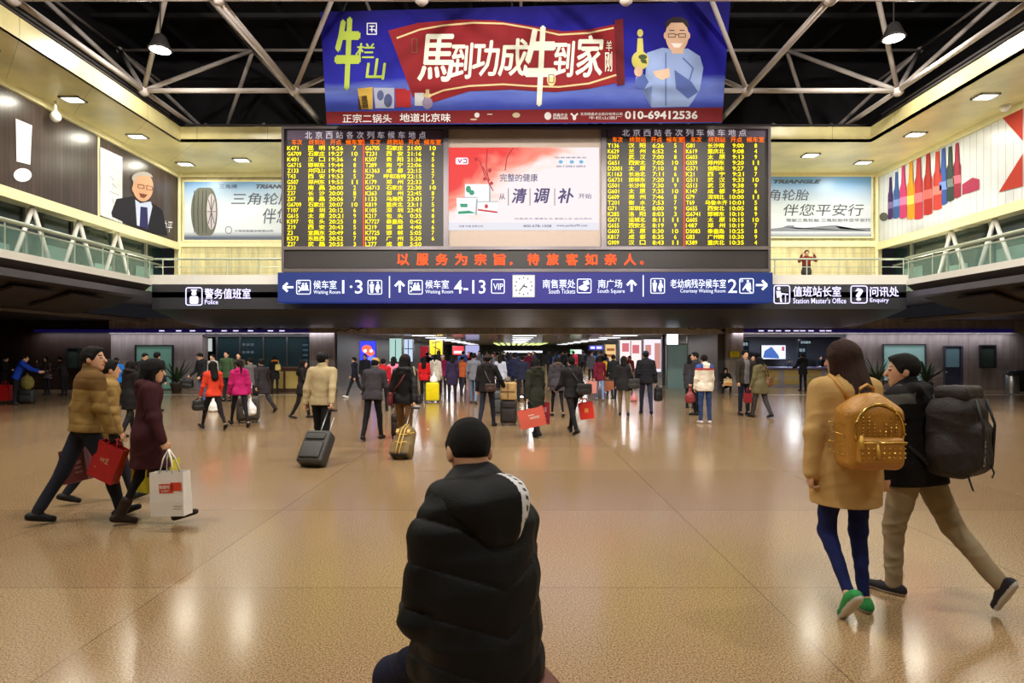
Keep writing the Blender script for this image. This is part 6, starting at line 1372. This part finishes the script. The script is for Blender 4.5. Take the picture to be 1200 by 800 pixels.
shop('lilac white shop window behind the red and white sign', (545, 404, 562, 418), 46, (190, 190, 240), .9)
shop('warm lit shop window at the right side of the corridor', (709, 403, 722, 424), 36, (240, 200, 140), 1.0, [('shelf_goods', [box_(711, 408, 720, 411), box_(711, 415, 720, 418)], (190, 110, 60), .7)])
shop('pink white lit shop front full of posters right in the corridor', (726, 398, 752, 432), 31, (250, 226, 224), 1.2, [('poster_row', [box_(729, 402, 737, 412), box_(741, 404, 749, 414), box_(730, 418, 738, 428)], (224, 120, 130), .9), ('poster_gap', [box_(738.5, 399, 739.5, 431)], (110, 90, 130), .4)])
shop('bright lit shop front with coloured posters right of the pink white shop', (754, 397, 775, 436), 29, (236, 224, 240), 1.2, [('poster_column', [box_(767, 402, 774, 432), box_(756, 404, 763, 416)], (214, 150, 140), .9), ('blue_poster', [box_(756, 420, 763, 432)], (120, 140, 220), .8)])
light_box('hanging_sign', 'small hanging blue corridor sign with white marks', (690, 404.5, 707, 410), 34, (60, 50, 220), 1.2, .12, deco=[('sign_letters', [box_(692, 406, 697, 408.5), box_(699, 406, 705, 408.5)], (225, 225, 255), 1.4)])
light_box('hanging_sign', 'green and white round sign hanging far down the corridor', (668, 409, 682, 415), 44, (225, 240, 230), 1.2, .12, deco=[('green_mark', [ellp(670.5, 412, 2, 2)], (60, 190, 90), 1.2)])
light_box('lit_panel', 'bright white square light panel above the frosted partition', (781, 390.4, 795, 404), 26.6, (236, 244, 255), 2.2, .2, 'lamp')
t = empty('glass_partition', px(795, 446, 27), 0, 'pale green frosted glass partition at the right of the corridor mouth', 'partition'); a, b = px(782, 447, 27), px(805, 404, 27)
under(MB().b2((a.x, 27, 0), (b.x, 27.06, b.z)).build('glass_sheet', mat('frosted_glass', (156, 186, 184), .25, 0, .05, 1, emit=.12, ecol=(150, 190, 190))), t); under(MB().b2((a.x - .05, 26.96, 0), (a.x, 27.1, b.z + .4)).b2((b.x, 26.96, 0), (b.x + .05, 27.1, b.z + .4)).b2((a.x, 26.96, b.z), (b.x, 27.1, b.z + .06)).build('frame', M_steel), t)
t = empty('steel_column', (px(778, 440, 27.5).x, 27.5, 0), 0, 'square steel column beside the frosted partition', 'column'); MB().b2((-.1, -.1, 0), (.1, .1, 2.46), .01).build('shaft', M_grey, t); MB().b2((-.13, -.13, 0), (.13, .13, .1), .01).build('base', M_steel, t)
for i in range(9):
    pa = 586 + i * 6.4
    t = empty('ceiling_strip_light', ((pa - 603) * 62 / FPX * 1.0, 62, 2.40), 0, 'yellow green glowing strip light in the far corridor ceiling', 'lamp', 'far corridor strip lights')
    MB().b2((-.16, -9, 0), (.16, 9, .05)).build('diffuser', emat('strip_yellow', (226, 240, 150), 1.4), t); MB().b2((-.2, -9.1, .03), (.2, 9.1, .06)).build('housing', M_steel, t)
t = light_box('lit_panel', 'long white glowing panel at the far end of the corridor', (590, 410.5, 636, 413.5), 77, (236, 240, 255), 2.2, .1, 'lamp')
for i, (xx, yy) in enumerate([(a, b) for b in (28.5, 33, 37.5, 42, 47, 52, 58, 64) for a in (-4.2, .6, 5.4) if b < 55 or a != .6]):
    t = empty('corridor_lamp', (xx, yy, 2.432), 0, 'flat round lamp set in the corridor ceiling', 'lamp', 'corridor ceiling lamps'); MB().cyl((0, 0, -.01), (0, 0, .02), .62, n=24).build('trim_ring', M_steel, t); MB().cyl((0, 0, -.02), (0, 0, 0), .58, n=24).build('diffuser', emat('corridor_lamp_glow', (250, 250, 255), 3), t); area('corridor_light', (0, 0, -.05), 1.2, CORR_W, (.95, .95, 1), t)
for nm, X, yy, Wc in (('left', x(300, 28.5), 28.5, 14), ('right', x(930, 29), 29, 60)):
    t = empty('office_lamp', (X, yy, 2.46), 0, 'flat round ceiling lamp in the %s office' % nm, 'lamp'); MB().cyl((0, 0, -.01), (0, 0, .02), .3, n=20).build('trim_ring', M_steel, t); MB().cyl((0, 0, -.02), (0, 0, 0), .26, n=20).build('diffuser', E_white, t); area('office_light', (0, 0, -.05), .8, Wc, (.85, .92, 1), t)
# right counter
Yc = 28.2; a, b = px(866, 452, Yc), px(990, 431, Yc)
t = empty('service_counter', ((a.x + b.x) / 2, Yc, 0), 0, 'long service counter with yellow panels and white frames on the right', 'counter')
under(MB().b2((a.x, Yc, 0), (b.x, Yc + .7, .84)).build('counter_body', mat('counter_white', (190, 184, 196), .4)), t); under(MB().b2((a.x - .1, Yc - .12, .84), (b.x + .1, Yc + .75, .92), .01).build('counter_top', mat('counter_top_grey', (150, 150, 190), .3)), t)
n = 5; wd_ = (b.x - a.x) / n
for i in range(n):
    for z0_, z1_ in ((.1, .42), (.46, .78)): under(MB().b2((a.x + i * wd_ + .12, Yc - .03, z0_), (a.x + (i + 1) * wd_ - .12, Yc, z1_), .006).build('yellow_panel', mat('counter_yellow', (216, 190, 110), .45)), t)
t = empty('reception_desk', (px(342, 460, 24.4).x, 24.4, 0), 0, 'brown framed reception desk with yellow panels in front of the left office', 'counter')
MB().b2((-.95, 0, 0), (.95, .6, .95)).build('desk_body', mat('desk_brown', (78, 52, 42), .45), t); MB().b2((-1.02, -.06, .95), (1.02, .66, 1.02), .01).build('desk_top', mat('desk_top', (96, 62, 48), .35), t)
for i in range(3): MB().b2((-.85 + i * .6, -.03, .15), (-.35 + i * .6, 0, .85), .006).build('yellow_panel', mat('desk_yellow', (190, 168, 96), .45), t)
# screen and signs in the offices
t = light_box('wall_screen', 'lit flat screen with a blue mountain picture above the right counter', (892, 404, 921, 421), 30.5, (222, 228, 250), 1.3, .1, 'screen', deco=[('picture_mountain', [[(894, 419), (896, 411), (901, 408), (904, 406), (908, 413), (912, 416), (913, 420)]], (70, 110, 190), 1.0), ('picture_seal', [box_(916, 406, 919, 411)], (200, 90, 120), 1.0)])
def tag_sign(label, rect, Y, txt, col=(24, 50, 64), tc=(200, 220, 230)):
    t = light_box('office_sign', label, rect, Y, col, .25, .06); 
    f = plane_f(Y); tx = TX(f)
    for s_, a, b, c, d in txt: tx.put(s_, a, b, c, d, .02, 0, .014)
    under(tx.build('sign_lettering', emat('sign_text', tc, .7), None), t)
tag_sign('small dark teal sign on the wall left of the lit screen', (868, 399, 878, 415), 27.5, [('服务', 869.5, 401, 876.5, 405)])
tag_sign('dark teal hanging sign with white characters above the right counter', (936, 398, 952, 404), 28.4, [('咨询服务', 938, 399.5, 950, 402.5)])
tag_sign('dark teal notice board below the hanging sign at the right counter', (935, 405, 945, 419), 30.2, [('站长', 936.5, 408, 943.5, 412)])
tag_sign('yellow notice sign on the right granite pier', (855, 411, 867, 419), 25.64, [('寄存', 857.5, 412.5, 864.5, 415), ('小件', 858.5, 416, 864, 418)], (200, 160, 20), (60, 44, 10))
t = light_box('menu_board', 'black board with two rows of grey characters in the left office', (282, 400, 298, 420), 27.8, (16, 20, 26), .2, .06, deco=[('board_marks', [box_(284 + 5 * k, y_, 287.5 + 5 * k, y_ + 3) for k in range(3) for y_ in (402, 411)], (130, 140, 150), .5)])
light_box('menu_board', 'narrow dark board at the right end of the left office', (353, 400, 363, 430), 27.8, (20, 30, 40), .2, .06, deco=[('board_marks', [box_(355, 403 + 6 * k, 361, 405 + 6 * k) for k in range(4)], (110, 140, 160), .4)])
light_box('lit_panel', 'white glowing panel inside the left office door', (239, 396, 249, 412), 27.5, (210, 220, 215), .8, .1, 'lamp')
t = empty('office_glazing', (px(302, 460, 26.2).x, 26.2, 0), 0, 'dark tinted glass front with steel mullions of the left office', 'glazing'); a, b = px(254, 460, 26.2), px(364, 394, 26.2)
under(MB().b2((a.x, 26.2, .1), (b.x, 26.22, b.z)).build('glass_sheet', mat('office_glass', (70, 100, 104), .05, 0, 0, alpha=.25)), t)
for k in range(5): under(MB().b2((a.x + k * (b.x - a.x) / 4 - .03, 26.17, 0), (a.x + k * (b.x - a.x) / 4 + .03, 26.25, b.z)).build('mullion', M_steel), t)
# blue light strips under the lintel, speakers
for lab, x0, x1 in (('long dim blue light strip on the lintel left of the corridor', 40, 392), ('long dim blue light strip on the lintel right of the corridor', 858, 1188)):
    a, b = px(x0, 389, YB - .2), px(x1, 386, YB - .2); t = empty('light_strip', ((a.x + b.x) / 2, YB - .2, a.z), 0, lab, 'lamp'); under(MB().b2((a.x, YB - .22, a.z), (b.x, YB - .12, b.z)).build('strip_body', mat('strip_navy', (34, 30, 90), .4, emit=.16, ecol=(40, 30, 130))), t)
    e = MB(); rr = random.Random(3)
    for k in range(9):
        q = px(x0 + (x1 - x0) * (.42 + .45 * k / 9 + .02 * rr.random() if x0 < 500 else .1 + .03 * k + .012 * rr.random()), 387.5, YB - .24); e.box(q, (.22, .02, .04))
    l = bpy.data.lights.new('strip_light', 'AREA'); l.shape = 'RECTANGLE'; l.size = b.x - a.x; l.size_y = .25; l.energy = STRIP_W; l.color = (.9, .88, 1); lo = bpy.data.objects.new('strip_light', l); COL.objects.link(lo); lo.location = (0, -.15, -.05); lo.parent = t; lo.rotation_euler = (R(8), 0, 0)
    under(e.build('lit_segment', emat('strip_lit', (225, 215, 255), 1.6), None), t)
for xx in (287, 304):
    t = empty('round_speaker', px(xx, 384, YB - .14), 0, 'black round loudspeaker on the lintel, %s of the two' % ('left' if xx < 300 else 'right'), 'speaker'); MB().cyl((0, .02, 0), (0, -.1, 0), .1, .09, 20).build('case', mat('case_trim', (26, 25, 26), .5), t); MB().cyl((0, -.1, 0), (0, -.115, 0), .07, .05, 16).build('cone', M_dgrey, t)
for xx, pts in ((405, [(392, 389), (398, 386), (404, 388), (412, 384), (420, 387), (424, 383)]), (836, [(806, 384), (812, 386), (818, 383), (826, 385), (838, 384), (848, 387)])):
    t = empty('loose_cable', px(xx, 386, YB - .18), 0, 'loose black cable on the lintel %s of the corridor mouth' % ('left' if xx < 500 else 'right'), 'cable'); under(MB().tube([px(a, b, YB - .17) for a, b in pts], .02, 6).build('cable', mat('case_trim', (26, 25, 26), .5)), t); under(MB().sph(px(*pts[-1], YB - .2), .08, 10).build('connector', mat('case_trim', (26, 25, 26), .5)), t)
# potted palms
def palm(label, pxx, fy, h, seed):
    x_, y_ = at(pxx, fy); rr = random.Random(seed); t = empty('potted_palm', (x_, y_, 0), 0, label, 'plant')
    MB().lathe([(.17, 0), (.24, .36), (.26, .38), (.24, .4), (.2, .39)], n=20).build('pot', mat('plant_pot', (64, 54, 48), .5), t, True); MB().cyl((0, 0, .36), (0, 0, .385), .22).build('soil', mat('soil', (40, 30, 24), .9), t)
    mb = MB()
    for k in range(26):
        a = rr.random() * 6.28; el = rr.uniform(.5, 1.25); L = h * rr.uniform(.6, .85); pts = []; 
        for i in range(7):
            f = i / 6; r_ = L * f * math.cos(el) * (1 + .2 * f); z = .4 + L * f * math.sin(el) - .35 * L * f * f * (1.35 - el); pts.append(Vector((r_ * math.cos(a), r_ * math.sin(a), z)))
        sd = Vector((-math.sin(a), math.cos(a), 0)); wdt = [.012, .04, .055, .055, .045, .03, .004]
        A = [mb.bm.verts.new(q - sd * w_) for q, w_ in zip(pts, wdt)]; Bv = [mb.bm.verts.new(q + sd * w_) for q, w_ in zip(pts, wdt)]; Cv = [mb.bm.verts.new(q + Vector((0, 0, -w_ * .4))) for q, w_ in zip(pts, wdt)]
        for i in range(6): mb.bm.faces.new((A[i], A[i + 1], Cv[i + 1], Cv[i])); mb.bm.faces.new((Cv[i], Cv[i + 1], Bv[i + 1], Bv[i]))
    mb.build('foliage', mat('palm_leaf', (44, 66, 34), .5, 0, .3, 8), t, True)
palm('potted palm in front of the left granite pier', 207, 460, 1.35, 1); palm('potted palm left of the pale notice window', 1028, 459, 1.5, 2); palm('potted palm right of the pale notice window', 1086, 459, 1.35, 3)
# litter bin and dark luggage at the right end
t = empty('litter_bin', (*at(1186, 462), 0), 0, 'steel litter bin at the far right edge by the dark wall', 'bin'); MB().lathe([(.2, 0), (.22, .05), (.22, .7), (.19, .78)], n=20).build('bin_body', M_steel, t, True); MB().lathe([(.2, .78), (.21, .82), (.1, .9), (.02, .92)], n=20).build('bin_lid', M_dgrey, t, True)
t = suitcase('big black case standing at the far right edge beside the litter bin', (*at(1197, 460), 0), .55, .85, .35, (26, 25, 28), -20, 0, 0, wheels=4)
# white line on the floor near the offices
struct(MB().b2((px(120, 463, 22.9).x, 22.8, 0), (px(392, 463, 22.9).x, 22.95, .004)).b2((px(860, 463, 22.9).x, 22.8, 0), (px(1000, 463, 22.9).x, 22.95, .004)).b2((px(1100, 463, 22.9).x, 22.8, 0), (22, 22.95, .004)).build('trim_11', mat('white_floor_line', (214, 206, 196), .3)), 'white line on the floor in front of the offices')
